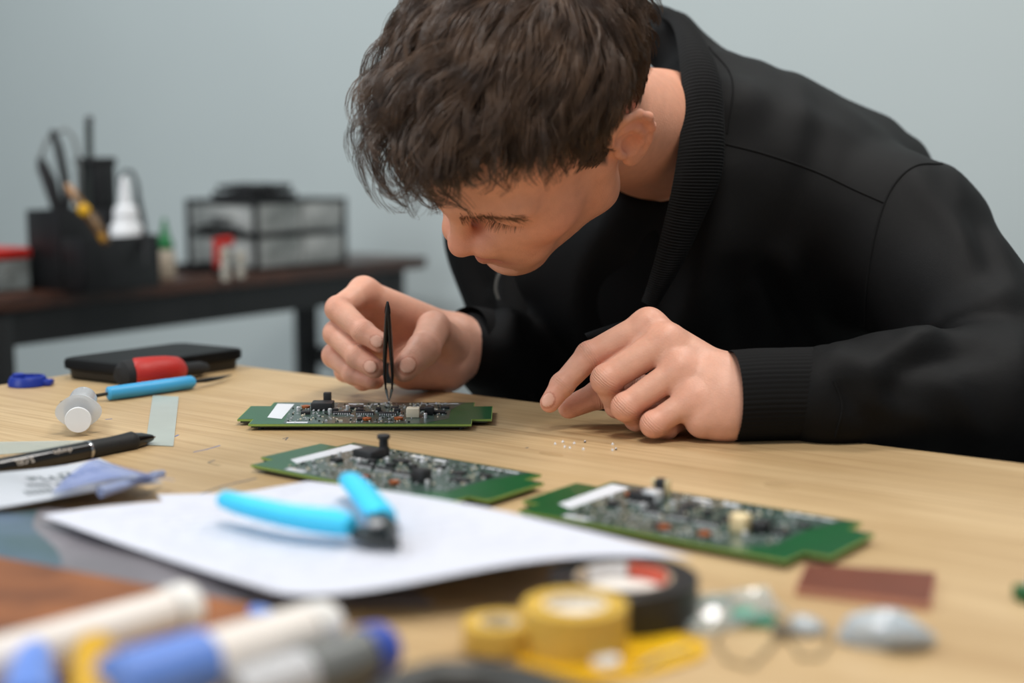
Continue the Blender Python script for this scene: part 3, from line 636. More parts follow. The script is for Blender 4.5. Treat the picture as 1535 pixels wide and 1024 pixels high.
# ------------------------------------------------------------------ papers, bags and the cutters
m_paper = mat('paper_white', (204, 206, 217), rough=0.8, var=0.02, scale=8)
def patch(name, c00, c10, c11, c01, fz, m, nu=40, nv=28, th=0.0004, parent=None, bulge=None):
    vs = []; fs = []
    for j in range(nv + 1):
        for i in range(nu + 1):
            u, v = i / nu, j / nv; p = c00 * (1 - u) * (1 - v) + c10 * u * (1 - v) + c11 * u * v + c01 * (1 - u) * v
            if bulge: p = p + bulge(u, v)
            vs.append((p.x, p.y, p.z + fz(u, v)))
    n = len(vs); vs += [(x, y, z - th) for x, y, z in vs]
    for j in range(nv):
        for i in range(nu):
            a = j * (nu + 1) + i; f = (a, a + 1, a + nu + 2, a + nu + 1); fs.append(f); fs.append(tuple(k + n for k in f[::-1]))
    ring = [i for i in range(nu + 1)] + [j * (nu + 1) + nu for j in range(1, nv + 1)] + [nv * (nu + 1) + i for i in range(nu - 1, -1, -1)] + [j * (nu + 1) for j in range(nv - 1, 0, -1)]
    for k in range(len(ring)): a, b = ring[k], ring[(k + 1) % len(ring)]; fs.append((a, a + n, b + n, b))
    return MB().add(vs, fs).build(name, m, parent)
# silver antistatic bag under the papers
m_bag = mat('antistatic_bag', (146, 141, 147), rough=0.3, metal=0.25, var=0.25, scale=14, bump=0.6, bscale=30)
bag = patch('antistatic_bag', T(58, 768), T(500, 800), T(650, 915), T(60, 868),
            lambda u, v: 0.003 + 0.006 * math.sin(math.pi * u) * math.sin(math.pi * v) + 0.0015 * math.sin(9 * u + 5 * v) * math.sin(math.pi * v), m_bag, 50, 36, 0.0010,
            bulge=lambda u, v: -A * (0.018 * math.sin(math.pi * u) * v) - B * 0.006 * math.sin(math.pi * v) * (1 - u))
tag(bag, 'silvery grey antistatic bag lying under the white papers', 'bag')
m_bbag = mat('blue_grey_bag', (98, 118, 142), rough=0.3, metal=0.2, rgb2=(70, 96, 92), scale=12, bump=0.5, bscale=25)
bag2 = patch('blue_bag', T(-140, 772), T(62, 770), T(110, 866), T(-160, 836), lambda u, v: 0.003 + 0.004 * math.sin(math.pi * u) * math.sin(math.pi * v), m_bbag, 24, 20, 0.0010,
             bulge=lambda u, v: -A * 0.004 * math.sin(math.pi * u) * v)
tag(bag2, 'blue grey plastic bag at the left frame edge, under the label sheet', 'bag')
# the printed label bag at far left
m_lab = mat('label_bag_white', (205, 208, 216), rough=0.25, var=0.08, scale=20, trans=0.0, coat=0.4)
lb = thing('label_bag', 'clear topped bag with a printed white label at the left edge, behind the papers', 'bag', T(60, 740))
lbody = patch('label', T(-90, 745), T(150, 706), T(245, 745), T(-60, 790), lambda u, v: 0.009 + 0.003 * math.sin(5 * u + 1) * math.sin(3 * v + 0.5), m_lab, 30, 22, 0.0006, lb)
m_grey_ink = mat('grey_print', (112, 120, 122), rough=0.6)
def lpt(u, v): return T(-90, 745) * (1 - u) * (1 - v) + T(150, 706) * u * (1 - v) + T(245, 745) * u * v + T(-60, 790) * (1 - u) * v + Vector((0, 0, 0.009 + 0.003 * math.sin(5 * u + 1) * math.sin(3 * v + 0.5)))
def lframe(u, v):
    X = (lpt(u + .08, v) - lpt(u - .08, v)).normalized(); Y = (lpt(u, v - .08) - lpt(u, v + .08)); Z = X.cross(Y).normalized(); Y = Z.cross(X)
    M = Matrix((X, Y, Z)).transposed().to_4x4(); M.translation = lpt(u, v) + Z * 0.0006; return M
for tx, u, v, s in (('TUBE', 0.80, 0.26, 0.017), ('PLUS', 0.60, 0.32, 0.015), ('IIIIII IIII', 0.52, 0.55, 0.010), ('IIIII', 0.42, 0.78, 0.014)):
    text_part('label_print', tx, s, lframe(u, v), m_grey_ink, lb)
keep(lb)
# blue zip bag piece
m_zip = mat('blue_film', (140, 158, 220), rough=0.2, alpha=0.55, var=0.1, coat=0.5)
zb = patch('zip_bag', T(95, 752), T(150, 722), T(262, 752), T(80, 772), lambda u, v: 0.013 + 0.005 * math.sin(3.1 * u), m_zip, 24, 12, 0.0005, bulge=lambda u, v: A * (0.006 * math.sin(3.1 * u)))
tag(zb, 'translucent blue plastic film bunched at the left end of the papers', 'bag')
r = thing('dropper_tip', 'slender translucent blue white plastic spout pointing right, beside the blue film', 'spout', T(200, 728))
MB().tube([K(150, 738, .012), K(180, 729, .013), K(205, 722, .012), K(232, 713, .010), K(244, 710, .009)], [0.0035, 0.003, 0.0024, 0.0028, 0.0022], n=12).build('spout_body', mat('pale_blue_plastic', (170, 184, 222), rough=0.25, trans=0.3, ior=1.25), r); keep(r)
rg = MB(); rg.tube([K(60, 724, .001), K(75, 712, .001), K(105, 706, .001), K(150, 703, .001), K(200, 706, .001), K(236, 714, .001)], 0.0009, n=8, flat=0.4)
tag(rg.build('curved_plastic', m_clear), 'thin clear curved plastic rim lying on the wood behind the label', 'plastic')
# two sheets of paper
def fz1(u, v): return -0.0020 + 0.004 * math.sin(math.pi * v) * u + 0.006 * (v ** 3) * math.sin(math.pi * min(1, u)) + 0.001 * math.sin(7 * u + 3 * v)
def fz0(u, v): return 0.0080 + 0.0045 * math.sin(math.pi * v) * u + 0.003 * (v ** 3) * math.sin(math.pi * u)
PZ0 = TZ + 0.009
p0 = patch('paper_sheet', T(235, 739, PZ0), T(505, 728, PZ0), T(960, 822, PZ0), T(350, 860, PZ0), lambda u, v: fz0(u, v) - 0.009, m_paper, 40, 28, 0.0003, bulge=lambda u, v: A * -0.004 * math.sin(math.pi * u))
tag(p0, 'lower white sheet of paper, mostly hidden under the top sheet', 'paper')
PZ1 = TZ + 0.0125
p1c = (T(62, 767, PZ1), T(462, 718, PZ1), T(1038, 828, TZ + 0.0215), T(404, 880, PZ1))
p1 = thing('paper_sheet', 'top white sheet of printed paper lying under the blue cutters', 'paper', T(500, 800, PZ1))
b1 = lambda u, v: Vector((0, 0, 0)) - A * (0.016 * math.sin(math.pi * v) ** 1.0 * (1 - u) * 0.25) + Vector((-0.001, -0.021, 0.0)) * math.sin(math.pi * u ** 0.5) ** 2 * v - A * 0.005 * math.sin(math.pi * u) * (1 - v)
patch('sheet', *p1c, fz1, m_paper, 60, 44, 0.0003, p1, bulge=b1)
def ppt(u, v): return p1c[0] * (1 - u) * (1 - v) + p1c[1] * u * (1 - v) + p1c[2] * u * v + p1c[3] * (1 - u) * v + Vector((0, 0, fz1(u, v) + 0.00012)) + b1(u, v)
g = MB(); rr = random.Random(4)
for j in range(15):
    v = 0.08 + j * 0.055; u = 0.1
    while u < 0.86:
        l = rr.uniform(0.01, 0.045)
        if rr.random() < 0.72:
            a, b = ppt(u, v), ppt(u + l, v); a2, b2 = ppt(u, v + 0.008), ppt(u + l, v + 0.008)
            g.add([a, b, b2, a2], [(0, 1, 2, 3)])
        u += l + 0.012
tag(g.build('printed_lines', mat('faint_print', (196, 200, 212), rough=0.7), p1, smooth=False), kind='stuff'); keep(p1)
# blue cutters
m_cut = mat('bright_blue_grip', (62, 205, 250), rough=0.45, var=0.04)
m_jaw = mat('cutter_steel', (66, 70, 70), rough=0.4, metal=0.6)
def c4(x, y, h=0.026): return T(300 + x * .2606, 690 + y * .2606, TZ + h)
r = thing('flush_cutters', 'open flush cutters with bright sky blue handles lying on the paper', 'cutters', c4(1000, 370, 0.012))
h0 = 0.0262
MB().tube([c4(135, 215, h0), c4(150, 228, h0), c4(220, 252, h0), c4(350, 285, h0), c4(500, 318, h0), c4(650, 342, h0), c4(780, 358, h0), c4(850, 374, h0), c4(872, 378, h0)],
          [0.0025, 0.0058, 0.0064, 0.0068, 0.0072, 0.0078, 0.0080, 0.0068, 0.0055], n=18, flat=0.85).build('handle', m_cut, r)
MB().tube([c4(845, 105, h0), c4(868, 118, h0), c4(915, 165, h0), c4(960, 220, h0), c4(1000, 270, h0), c4(1035, 315, h0), c4(1055, 335, h0)],
          [0.0035, 0.0072, 0.0080, 0.0082, 0.0084, 0.0086, 0.0070], n=18, flat=0.7).build('handle', m_cut, r)
MB().prism([c4(855, 365, 0.026), c4(900, 362, 0.026), c4(990, 350, 0.026), c4(1080, 372, 0.026), c4(1120, 400, 0.026), c4(1150, 455, 0.026), c4(1115, 432, 0.026), c4(1060, 428, 0.026), c4(960, 420, 0.026), c4(860, 405, 0.024)], TZ + 0.0200, TZ + 0.0245).build('jaw', m_jaw, r)
MB().prism([c4(965, 325, 0.026), c4(1040, 330, 0.026), c4(1085, 345, 0.026), c4(1125, 385, 0.026), c4(1145, 420, 0.026), c4(1095, 460, 0.026), c4(1090, 430, 0.026), c4(1000, 400, 0.026), c4(960, 370, 0.024)], TZ + 0.0247, TZ + 0.0290).build('jaw', m_jaw, r)
MB().lathe([(0.0036, 0.0), (0.0036, 0.0012), (0.0026, 0.0018), (0, 0.0018)], n=18, M=Matrix.Translation(c4(1012, 372, 0.0292))).build('rivet', m_tin, r); keep(r)

# ------------------------------------------------------------------ foreground things
# brown board at the left
bb_ = [T(-60, 838), T(70, 862), T(380, 922), T(420, 952), T(300, 1010), T(-60, 1060)]
tag(layered(rounded(bb_, 0.006), [(0.995, TZ + 0.0004), (1, TZ + 0.001), (1, TZ + 0.0042), (0.99, TZ + 0.005)]).build('brown_board', mat('brown_board', (150, 92, 52), rough=0.6, rgb2=(112, 66, 38), scale=20)),
    'reddish brown board lying at the left, beneath the white tubes', 'board')
# black tape roll
def ring(name_m, c, ro, ri, h, M0=None, n=48, wob=0.0):
    M0 = M0 or Matrix.Translation(c)
    return MB().lathe([(ri, 0.0), (ro, 0.0), (ro + 0.0, 0.0006), (ro, h - 0.0006), (ro - 0.0006, h), (ri, h), (ri, 0.0)], n=n, M=M0)
tcn = T(932, 891)
tcn = T(935, 862, TZ + 0.019); tcn.z = TZ
r = thing('black_tape_roll', 'roll of black electrical tape lying flat, its core white and red', 'tape', tcn)
ring('', 0, 0.0338, 0.0225, 0.019, Matrix.Identity(4)).build('tape', mat('black_tape', (34, 35, 36), rough=0.35, bump=0.15, bscale=200), r)
ring('', 0, 0.0223, 0.0207, 0.0186, Matrix.Identity(4)).build('core', mat('core_card', (196, 176, 152), rough=0.7), r)
def arc_part(name, a0, a1, m, ri=0.0190, ro=0.0206, z0=0.001, z1=0.0188):
    mb = MB(); vs = []; fs = []; n = 14
    for k in range(n + 1):
        a = math.radians(a0 + (a1 - a0) * k / n)
        for rr_, z in ((ri, z0), (ro, z0), (ro, z1), (ri, z1)): vs.append((rr_ * math.cos(a), rr_ * math.sin(a), z))
    for k in range(n):
        for j in range(4): fs.append((k * 4 + j, k * 4 + (j + 1) % 4, (k + 1) * 4 + (j + 1) % 4, (k + 1) * 4 + j))
    fs += [(0, 1, 2, 3), tuple(n * 4 + j for j in (3, 2, 1, 0))]
    return mb.add(vs, fs).build(name, m, r)
arc_part('red_label', 10, 78, mat('label_red', (206, 84, 62), rough=0.5)); arc_part('white_label', 82, 140, m_white)
MB().lathe([(0.0, 0.0002), (0.0188, 0.0002), (0.0188, 0.0120), (0.0, 0.0122)], n=30).build('core_insert', mat('insert_white', (236, 230, 222), rough=0.5), r)
# yellow film tape rolls
m_kap = mat('amber_tape', (232, 192, 92), rough=0.25, trans=0.2, var=0.1, ior=1.2, coat=0.4)
kc = T(862, 905, TZ + 0.020); kc.z = TZ + 0.0016
r = thing('yellow_tape_roll', 'roll of translucent amber yellow tape with a red tab, in front of the black roll', 'tape', kc)
ring('', 0, 0.0225, 0.0140, 0.019, Matrix.Identity(4)).build('tape', m_kap, r)
ring('', 0, 0.0139, 0.0122, 0.0185, Matrix.Identity(4)).build('core', mat('core_pale', (232, 220, 200), rough=0.6), r)
MB().lathe([(0, 0.0002), (0.0120, 0.0002), (0.0120, 0.014), (0, 0.0142)], n=24).build('core_insert', mat('insert_pale', (236, 230, 222), rough=0.5), r)
ad = math.atan2((T(797, 955) - kc).y, (T(797, 955) - kc).x)
tb = MB(); X = Matrix.Rotation(ad, 4, 'Z') @ Matrix.Translation((0.0229, 0, 0.0085)); tb.box((0, 0, 0), (0.0012, 0.0050, 0.0085), M=X, bev=0.0004); tb.build('red_tab', mat('tab_red', (196, 36, 28), rough=0.4), r)
kc2 = T(748, 932, TZ + 0.012); kc2.z = TZ + 0.0016
r = thing('flat_tape_roll', 'narrower yellow tape roll left of the taller yellow roll', 'tape', kc2)
ring('', 0, 0.0155, 0.0090, 0.011, Matrix.Identity(4)).build('tape', m_kap, r)
ring('', 0, 0.0089, 0.0076, 0.0105, Matrix.Identity(4)).build('core', MATS['core_pale'], r)
# yellow blister card
m_ycard = mat('yellow_card', (234, 184, 18), rough=0.4, rgb2=(196, 146, 8), scale=40)
yc = [T(770, 985), T(860, 950), T(985, 944), T(1060, 966), T(1054, 990), T(960, 1018), T(850, 1030), T(790, 1012)]
r = thing('yellow_card', 'bright yellow packaging card with a white disc, under the tape rolls', 'card', T(920, 985))
layered(rounded(yc, 0.006), [(1, TZ + 0.0003), (1, TZ + 0.0013)]).build('card', m_ycard, r)
MB().lathe([(0, 0.0014), (0.0062, 0.0014), (0.0058, 0.004), (0, 0.0044)], n=24, M=Matrix.Translation(T(908, 1000))).build('white_disc', m_white, r)
MB().tube([K(960, 1000, .0025), K(985, 985, .003), K(1015, 975, .0025), K(1035, 972, .002)], 0.0012, n=8).build('clear_ridge', m_clear, r); keep(r)
# copper clad board
r = thing('copper_clad_board', 'small rectangular copper brown blank board lying at the right', 'board', T(1300, 887))
cc_ = [T(1192, 893), T(1395, 917), T(1403, 871), T(1208, 857)]
layered([tuple(p[:2]) for p in cc_], [(1, TZ + 0.0004), (1, TZ + 0.0040)]).build('laminate_sheen_edge', mat('sheen_pink', (196, 140, 118), rough=0.5), r, smooth=False)  # board body, thickened and pale pink to paint the reflection along its front
layered([tuple(p[:2]) for p in cc_], [(0.985, TZ + 0.0041), (0.985, TZ + 0.0043)]).build('copper_face', mat('copper_brown', (126, 68, 48), rough=0.35, metal=0.3), r, smooth=False); keep(r)
# translucent shell
def blob(name, c, s, m, seed, parent=None, rz=0.0, cut=-0.45):
    bm = bmesh.new(); bmesh.ops.create_icosphere(bm, subdivisions=3, radius=1)
    for v in bm.verts:
        x, y, z = v.co; d = 1 + 0.10 * math.sin(3 * x + seed) + 0.08 * math.sin(4 * y + 2 * seed) + 0.06 * math.sin(5 * z + x * 3)
        zz = max(z * d, cut); v.co = Vector((x * d * s[0], y * d * s[1], (zz - cut) * s[2]))
    o = MB(); X = Matrix.Translation(c) @ Matrix.Rotation(rz, 4, 'Z'); o.add([X @ v.co for v in bm.verts], [[v.index for v in f.verts] for f in bm.faces]); bm.free()
    return o.build(name, m, parent)
m_shell = mat('pale_shell', (214, 224, 232), rough=0.2, trans=0.4, var=0.1, scale=30, ior=1.2, coat=0.6)
r = thing('clear_shell', 'translucent pale blue white plastic shell lying in front of the copper board', 'shell', T(1335, 960))
blob('shell_body', T(1318, 962), (0.0185, 0.0130, 0.0095), m_shell, 1.0, r)
MB().tube([K(1330, 945, .008), K(1365, 950, .007), K(1392, 957, .004), K(1404, 958, .003)], [0.0085, 0.0075, 0.004, 0.001], n=14, flat=0.8).build('spout', m_shell, r); keep(r)
# clear bag with a teal piece
m_cbag = mat('thin_clear_bag', (196, 206, 204), rough=0.15, alpha=0.35, var=0.1, coat=0.5)
r = thing('clear_bag', 'small crumpled clear bag holding a teal plastic piece, right of the black tape', 'bag', T(1110, 930))
patch('film', T(1030, 905), T(1150, 890), T(1185, 940), T(1030, 955), lambda u, v: 0.004 + 0.004 * math.sin(6 * u) * math.sin(5 * v), m_cbag, 20, 14, 0.0004, r)
blob('teal_piece', T(1130, 934), (0.0125, 0.0062, 0.0045), mat('teal_plastic', (92, 168, 142), rough=0.4), 2.0, r, rz=-0.5)
MB().box((0, 0, 0), (0.018, 0.004, 0.002), M=Matrix.Translation(K(1068, 900, .002)) @ Matrix.Rotation(0.1, 4, 'Z')).build('green_strip', mat('green_plastic', (30, 110, 70), rough=0.4), r); keep(r)
r = thing('wire_lead', 'thin tan wire curling in loops from a small grey connector', 'wire', T(1170, 960))
MB().tube([K(1090, 935, .001), K(1072, 960, .001), K(1090, 990, .001), K(1125, 1000, .001), K(1150, 975, .001), K(1168, 952, .002), K(1185, 960, .001), K(1200, 985, .001), K(1228, 985, .001), K(1245, 962, .001), K(1238, 938, .001)],
          0.0009, n=8).build('wire', mat('tan_wire', (150, 132, 100), rough=0.5), r)
MB().box((0, 0, 0), (0.0075, 0.007, 0.005), M=Matrix.Translation(K(1172, 946, .003)) @ Matrix.Rotation(-0.4, 4, 'Z'), bev=0.0006).build('plug', mat('grey_plug', (110, 102, 90), rough=0.5), r); keep(r)
blob('frosted_lid', T(1210, 950), (0.0078, 0.0058, 0.0055), m_shell, 3.0); o = bpy.data.objects['frosted_lid']; tag(o, 'small frosted grey cap lying right of the teal piece', 'lid')
gb = T(1545, 900)
r = thing('green_part', 'dark green part just entering the frame at the right edge', 'component', gb, 0.2)
MB().box((0, 0, 0.0035), (0.014, 0.010, 0.007), bev=0.001).build('part_body', mat('deep_green', (20, 92, 50), rough=0.4), r)
MB().lathe([(0.002, 0.0), (0.002, 0.003), (0, 0.0032)], n=10, M=Matrix.Translation((0, 0, 0.0071))).build('stud', m_tin, r)
# tubes in the front
m_tube = mat('tube_white', (238, 230, 222), rough=0.35, var=0.04); m_bcap = mat('cornflower_blue', (104, 142, 222), rough=0.4, var=0.08)
m_dome = mat('dome_white', (246, 243, 238), rough=0.25)
def tube_thing(name, lab, cat, p, q_, rad, segs):    # segs: (part, from, to, material, profile scale a, b)
    d = (q_ - p); L_ = d.length; r = thing(name, lab, cat, Vector(((p.x + q_.x) / 2, (p.y + q_.y) / 2, TZ))); Mx = axis_m(p, q_)
    for nm, t0, t1, m, ra, rb, dome in segs:
        z0, z1 = t0 * L_, t1 * L_; pr = [(ra * rad * 0.92, z0), (ra * rad, z0 + 0.0006), (rb * rad, z1 - (rad * 0.9 if dome else 0.0006))]
        if dome: pr += [(rb * rad * math.cos(a * math.pi / 12), z1 - rad * 0.9 + rad * 0.9 * math.sin(a * math.pi / 12)) for a in range(1, 6)] + [(0.0, z1)]
        else: pr += [(rb * rad * 0.92, z1)]
        MB().lathe(pr, n=28, M=Mx).build(nm, m, r)
    return keep(r)
Z1 = TZ + 0.019
tube_thing('white_tube', 'long white tube with a rounded tip lying across the brown board at the left', 'tube', T(-70, 1010, Z1), T(300, 905, Z1), 0.0092,
           [('tube_body', 0, 0.86, m_tube, 1, 1, False), ('rounded_tip', 0.865, 1.0, m_dome, 1.18, 1.18, True)])
tube_thing('blue_banded_tube', 'white tube with a broad blue band and rounded tip in the front', 'tube', T(170, 1030, TZ + 0.026), T(505, 932, TZ + 0.018), 0.0105,
           [('blue_band', 0.0, 0.36, m_bcap, 1.12, 1.12, False), ('tube_body', 0.365, 0.83, m_tube, 1, 1, False), ('rounded_tip', 0.835, 1.0, m_dome, 1.02, 1.0, True)])
tube_thing('grey_tube', 'dark grey tube with a deep blue end cap near the middle of the bottom edge', 'tube', T(350, 1050, TZ + 0.012), T(592, 966, TZ + 0.013), 0.0105,
           [('silver_part', 0.0, 0.42, mat('silver_grey', (190, 190, 192), rough=0.35), 1, 1, False), ('tube_body', 0.425, 0.80, mat('tube_grey', (112, 114, 112), rough=0.4), 0.98, 0.98, False), ('blue_cap', 0.805, 1.0, mat('royal_blue', (58, 84, 178), rough=0.35), 1.1, 1.05, True)])
tube_thing('blue_tipped_tube', 'short pale tube with a blue conical cap at the bottom left corner', 'tube', T(40, 1085, TZ + 0.016), T(52, 965, TZ + 0.020), 0.0078,
           [('tube_body', 0, 0.05, m_tube, 1, 1, False), ('blue_cap', 0.055, 1.0, m_bcap, 1.5, 0.8, True)])
tube_thing('yellow_capped_tube', 'small tube ending in a golden yellow cap at the bottom left', 'tube', T(140, 1075, TZ + 0.018), T(142, 975, TZ + 0.026), 0.0085,
           [('tube_body', 0, 0.05, m_tube, 0.95, 0.95, False), ('yellow_cap', 0.055, 1.0, mat('gold_yellow', (216, 166, 22), rough=0.4), 1.0, 0.95, False)])
tube_thing('white_stub', 'white rounded tube end at the left frame edge, below the brown board', 'tube', T(-90, 1020, TZ + 0.009), T(32, 985, TZ + 0.010), 0.0080,
           [('tube_body', 0, 0.6, m_tube, 1, 1, False), ('rounded_tip', 0.605, 1.0, m_dome, 1, 1, True)])
tag(blob('blue_ball', T(392, 935), (0.0060, 0.0050, 0.006), m_bcap, 4.0), 'small round blue plastic knob behind the white tubes', 'ball')
r = thing('thick_cable', 'thick black cable crossing the bottom edge of the frame', 'cable', T(730, 1020))
MB().tube([K(560, 1075, .009), K(610, 1035, .010), K(660, 1022, .010), K(720, 1022, .010), K(790, 1033, .010), K(860, 1055, .009), K(950, 1085, .009)], 0.0085, n=16).build('sheath', mat('cable_dark', (58, 58, 56), rough=0.4), r); keep(r)
# ------------------------------------------------------------------ the person
HL = V3((0.7721, -0.5271, -0.3549)); HF = V3((-0.5672, -0.3198, -0.7589)); HU = V3((-0.2865, -0.7873, 0.5459)); HC = V3((0.0212, 1.0888, 0.9845))
HR = np.stack([HL, HF, HU])
def hp(x, y, z): return HC + (HL * x + HF * y + HU * z) * 0.01
def to_head(W): return ((W - HC) @ HR.T) * 100.0
person = thing('person', 'person with short brown hair in a black jacket bending over the table, holding tweezers', 'person', (0.30, 1.45, 0))
NB = V3(P(988, 204, 1.235))

gh = Grid(np.array(HC) + (-.20, -.19, -.17), np.array(HC) + (.26, .30, .17), 0.00175)
def he(c, r, k=0.010, op='add', R=None): gh.ell(hp(*c), V3(r) * 0.01, HR if R is None else R, k, op)
def hc(a, b, ra, rb, k=0.008, op='add'): gh.cone(hp(*a), hp(*b), ra * 0.01, rb * 0.01, k, op)
he((0, -1.2, 4.3), (7.6, 9.7, 8.3)); he((0, 3.2, 4.3), (6.7, 6.7, 5.6), 0.02); he((0, 3.4, -1.8), (5.7, 5.8, 6.2), 0.02)
gh.cone(hp(0, -2.6, -2.5), NB, 0.053, 0.052, 0.03); gh.cone(NB, P(1100, 265, 1.33), 0.052, 0.060, 0.02)
for s in (1, -1):
    hc((5.0 * s, 1.4, -4.8), (1.6 * s, 7.0, -7.7), 1.15, 1.35, 0.02); hc((5.8 * s, 1.0, -1.0), (5.0 * s, 1.5, -4.9), 1.2, 1.1, 0.02)
    he((4.2 * s, 6.2, -1.2), (2.1, 2.3, 2.0), 0.03); hc((0.8 * s, 9.65, 2.2), (4.8 * s, 8.05, 2.3), 1.0, 0.9, 0.016)
    he((3.5 * s, 10.9, 0.6), (1.3, 1.6, 0.8), 0.018, 'sub'); he((3.15 * s, 7.7, 1.0), (1.75, 1.55, 1.45), 0.004)
    hc((1.9 * s, 8.8, 0.55), (4.5 * s, 7.9, 0.65), 0.30, 0.25, 0.006)
    he((1.30 * s, 10.2, -2.05), (0.85, 1.05, 0.80), 0.006); he((0.62 * s, 10.7, -2.95), (0.33, 0.5, 0.35), 0.002, 'sub')
    hc((2.0 * s, 9.3, -2.6), (3.2 * s, 8.0, -4.8), 0.5, 0.5, 0.03)
he((0, 8.1, -8.0), (2.0, 1.8, 1.6), 0.02); he((0, 8.0, -5.0), (3.4, 2.3, 2.6), 0.02)
hc((0, 9.5, 2.3), (0, 11.1, -1.2), 0.62, 0.80, 0.010); he((0, 11.25, -1.75), (0.98, 1.05, 0.92), 0.006); hc((0, 10.6, -2.7), (0, 10.0, -3.4), 0.35, 0.4, 0.006)
for s in (1, -1):
    hc((0, 10.35, -4.15), (2.7 * s, 9.2, -4.55), 0.48, 0.28, 0.003); hc((0, 10.2, -5.2), (2.5 * s, 9.1, -4.8), 0.58, 0.30, 0.003)
hc((-3.0, 9.35, -4.65), (0, 10.95, -4.62), 0.13, 0.15, 0.002, 'sub'); hc((3.0, 9.35, -4.65), (0, 10.95, -4.62), 0.13, 0.15, 0.002, 'sub')
he((0, 9.9, -6.9), (1.6, 0.8, 0.5), 0.008, 'sub')
# ears: helix ring, antihelix, concha, tragus, lobe
for s in (1, -1):
    eo = np.array((7.35 * s, -0.6, 0.4)); u_ = np.array((-0.28 * s, 0.90, -0.15)); u_ /= np.linalg.norm(u_)
    v_ = np.array((0.16 * s, -0.28, 0.95)); v_ = v_ - u_ * (u_ @ v_); v_ /= np.linalg.norm(v_); n_ = np.cross(u_, v_) * (1 if s < 0 else 1)
    if n_[0] * s < 0: n_ = -n_
    def E_(a, b, c=0.0): return tuple(eo + u_ * a + v_ * b + n_ * c)
    ER = np.stack([HL * u_[0] + HF * u_[1] + HU * u_[2], HL * v_[0] + HF * v_[1] + HU * v_[2], HL * n_[0] + HF * n_[1] + HU * n_[2]])
    he(E_(-0.9, 0.2, 0.35), (1.75, 2.75, 0.36), 0.004, R=ER); he(E_(-0.1, -2.2, 0.25), (0.95, 1.15, 0.42), 0.004, R=ER)
    he(E_(-0.2, 0.2, -0.1), (1.1, 2.2, 0.7), 0.006, R=ER)
    rim = [(0.55, 0.7, 0.30), (0.85, 1.9, 0.40), (0.35, 2.85, 0.55), (-0.9, 3.25, 0.65), (-2.0, 2.55, 0.70), (-2.5, 1.2, 0.72), (-2.3, -0.2, 0.66), (-1.65, -1.4, 0.55), (-0.9, -2.3, 0.45)]
    for a, b in zip(rim[:-1], rim[1:]): hc(E_(*a), E_(*b), 0.34, 0.34, 0.003)
    ah = [(-0.5, 1.9, .55), (-1.35, 1.1, .62), (-1.5, 0.0, .60), (-1.05, -1.0, .52)]
    for a, b in zip(ah[:-1], ah[1:]): hc(E_(*a), E_(*b), 0.28, 0.28, 0.003)
    he(E_(-0.3, -0.1, 0.75), (0.85, 1.05, 0.65), 0.003, 'sub', R=ER); he(E_(-0.2, 1.25, 0.75), (0.75, 0.5, 0.35), 0.003, 'sub', R=ER)
    hc(E_(0.75, -0.1, 0.45), E_(0.65, -0.6, 0.50), 0.36, 0.34, 0.003)
hv, hq = gh.mesh()
# mask the cut where the neck runs into the chest: keep everything, it ends inside the clothing
def col_mix(col, w, c): return col * (1 - w[:, None]) + np.array(c)[None, :] * w[:, None]
def spot(V, c, r): return np.clip(1 - np.linalg.norm(V - V3(c), axis=1) / r, 0, 1) ** 0.8
HLINE = ([0, 20, 38, 52, 62, 68, 80, 86, 92, 104, 118, 135, 180], [7.8, 7.7, 7.4, 6.4, 5.2, 1.2, -0.4, 0.6, 3.9, 4.2, 1.5, -2.5, -4.5])
def in_hair(L):                                      # how far above the hairline, in cm
    az = np.degrees(np.arctan2(np.abs(L[:, 0]), L[:, 1])); return L[:, 2] - np.interp(az, *HLINE)
HLoc = to_head(hv)
hcol = np.ones((len(hv), 3), np.float32); hcol[:] = (1.0, 0.72, 0.60)
hcol = col_mix(hcol, 0.5 * spot(hv, hp(0, 11.5, -2), 0.025), (0.95, 0.50, 0.45)); hcol = col_mix(hcol, 0.35 * spot(hv, hp(5, 7, -2), 0.035), (0.95, 0.52, 0.46))
lip = np.exp(-((HLoc[:, 2] + 4.65) / 0.75) ** 2) * np.exp(-(HLoc[:, 0] / 3.1) ** 4) * (HLoc[:, 1] > 7); hcol = col_mix(hcol, 0.85 * lip, (0.62, 0.27, 0.25))
beard = np.clip((-HLoc[:, 2] - 3.0) / 2, 0, 1) * np.clip(1.2 - lip, 0, 1) * (HLoc[:, 1] > 0); hcol = col_mix(hcol, 0.20 * beard, (0.50, 0.42, 0.40))
hcol = col_mix(hcol, 0.35 * spot(hv, hp(8, -2, 1), 0.035), (1.0, 0.5, 0.44))
hm = np.clip(in_hair(HLoc) / 0.7 + 0.1, 0, 1) * (np.abs(HLoc[:, 0]) < 7.7) * (np.linalg.norm((HLoc - (0, -1.2, 4.3)) / (7.6, 9.7, 8.3), axis=1) < 1.12)
hcol = col_mix(hcol, hm, (0.10, 0.08, 0.075))

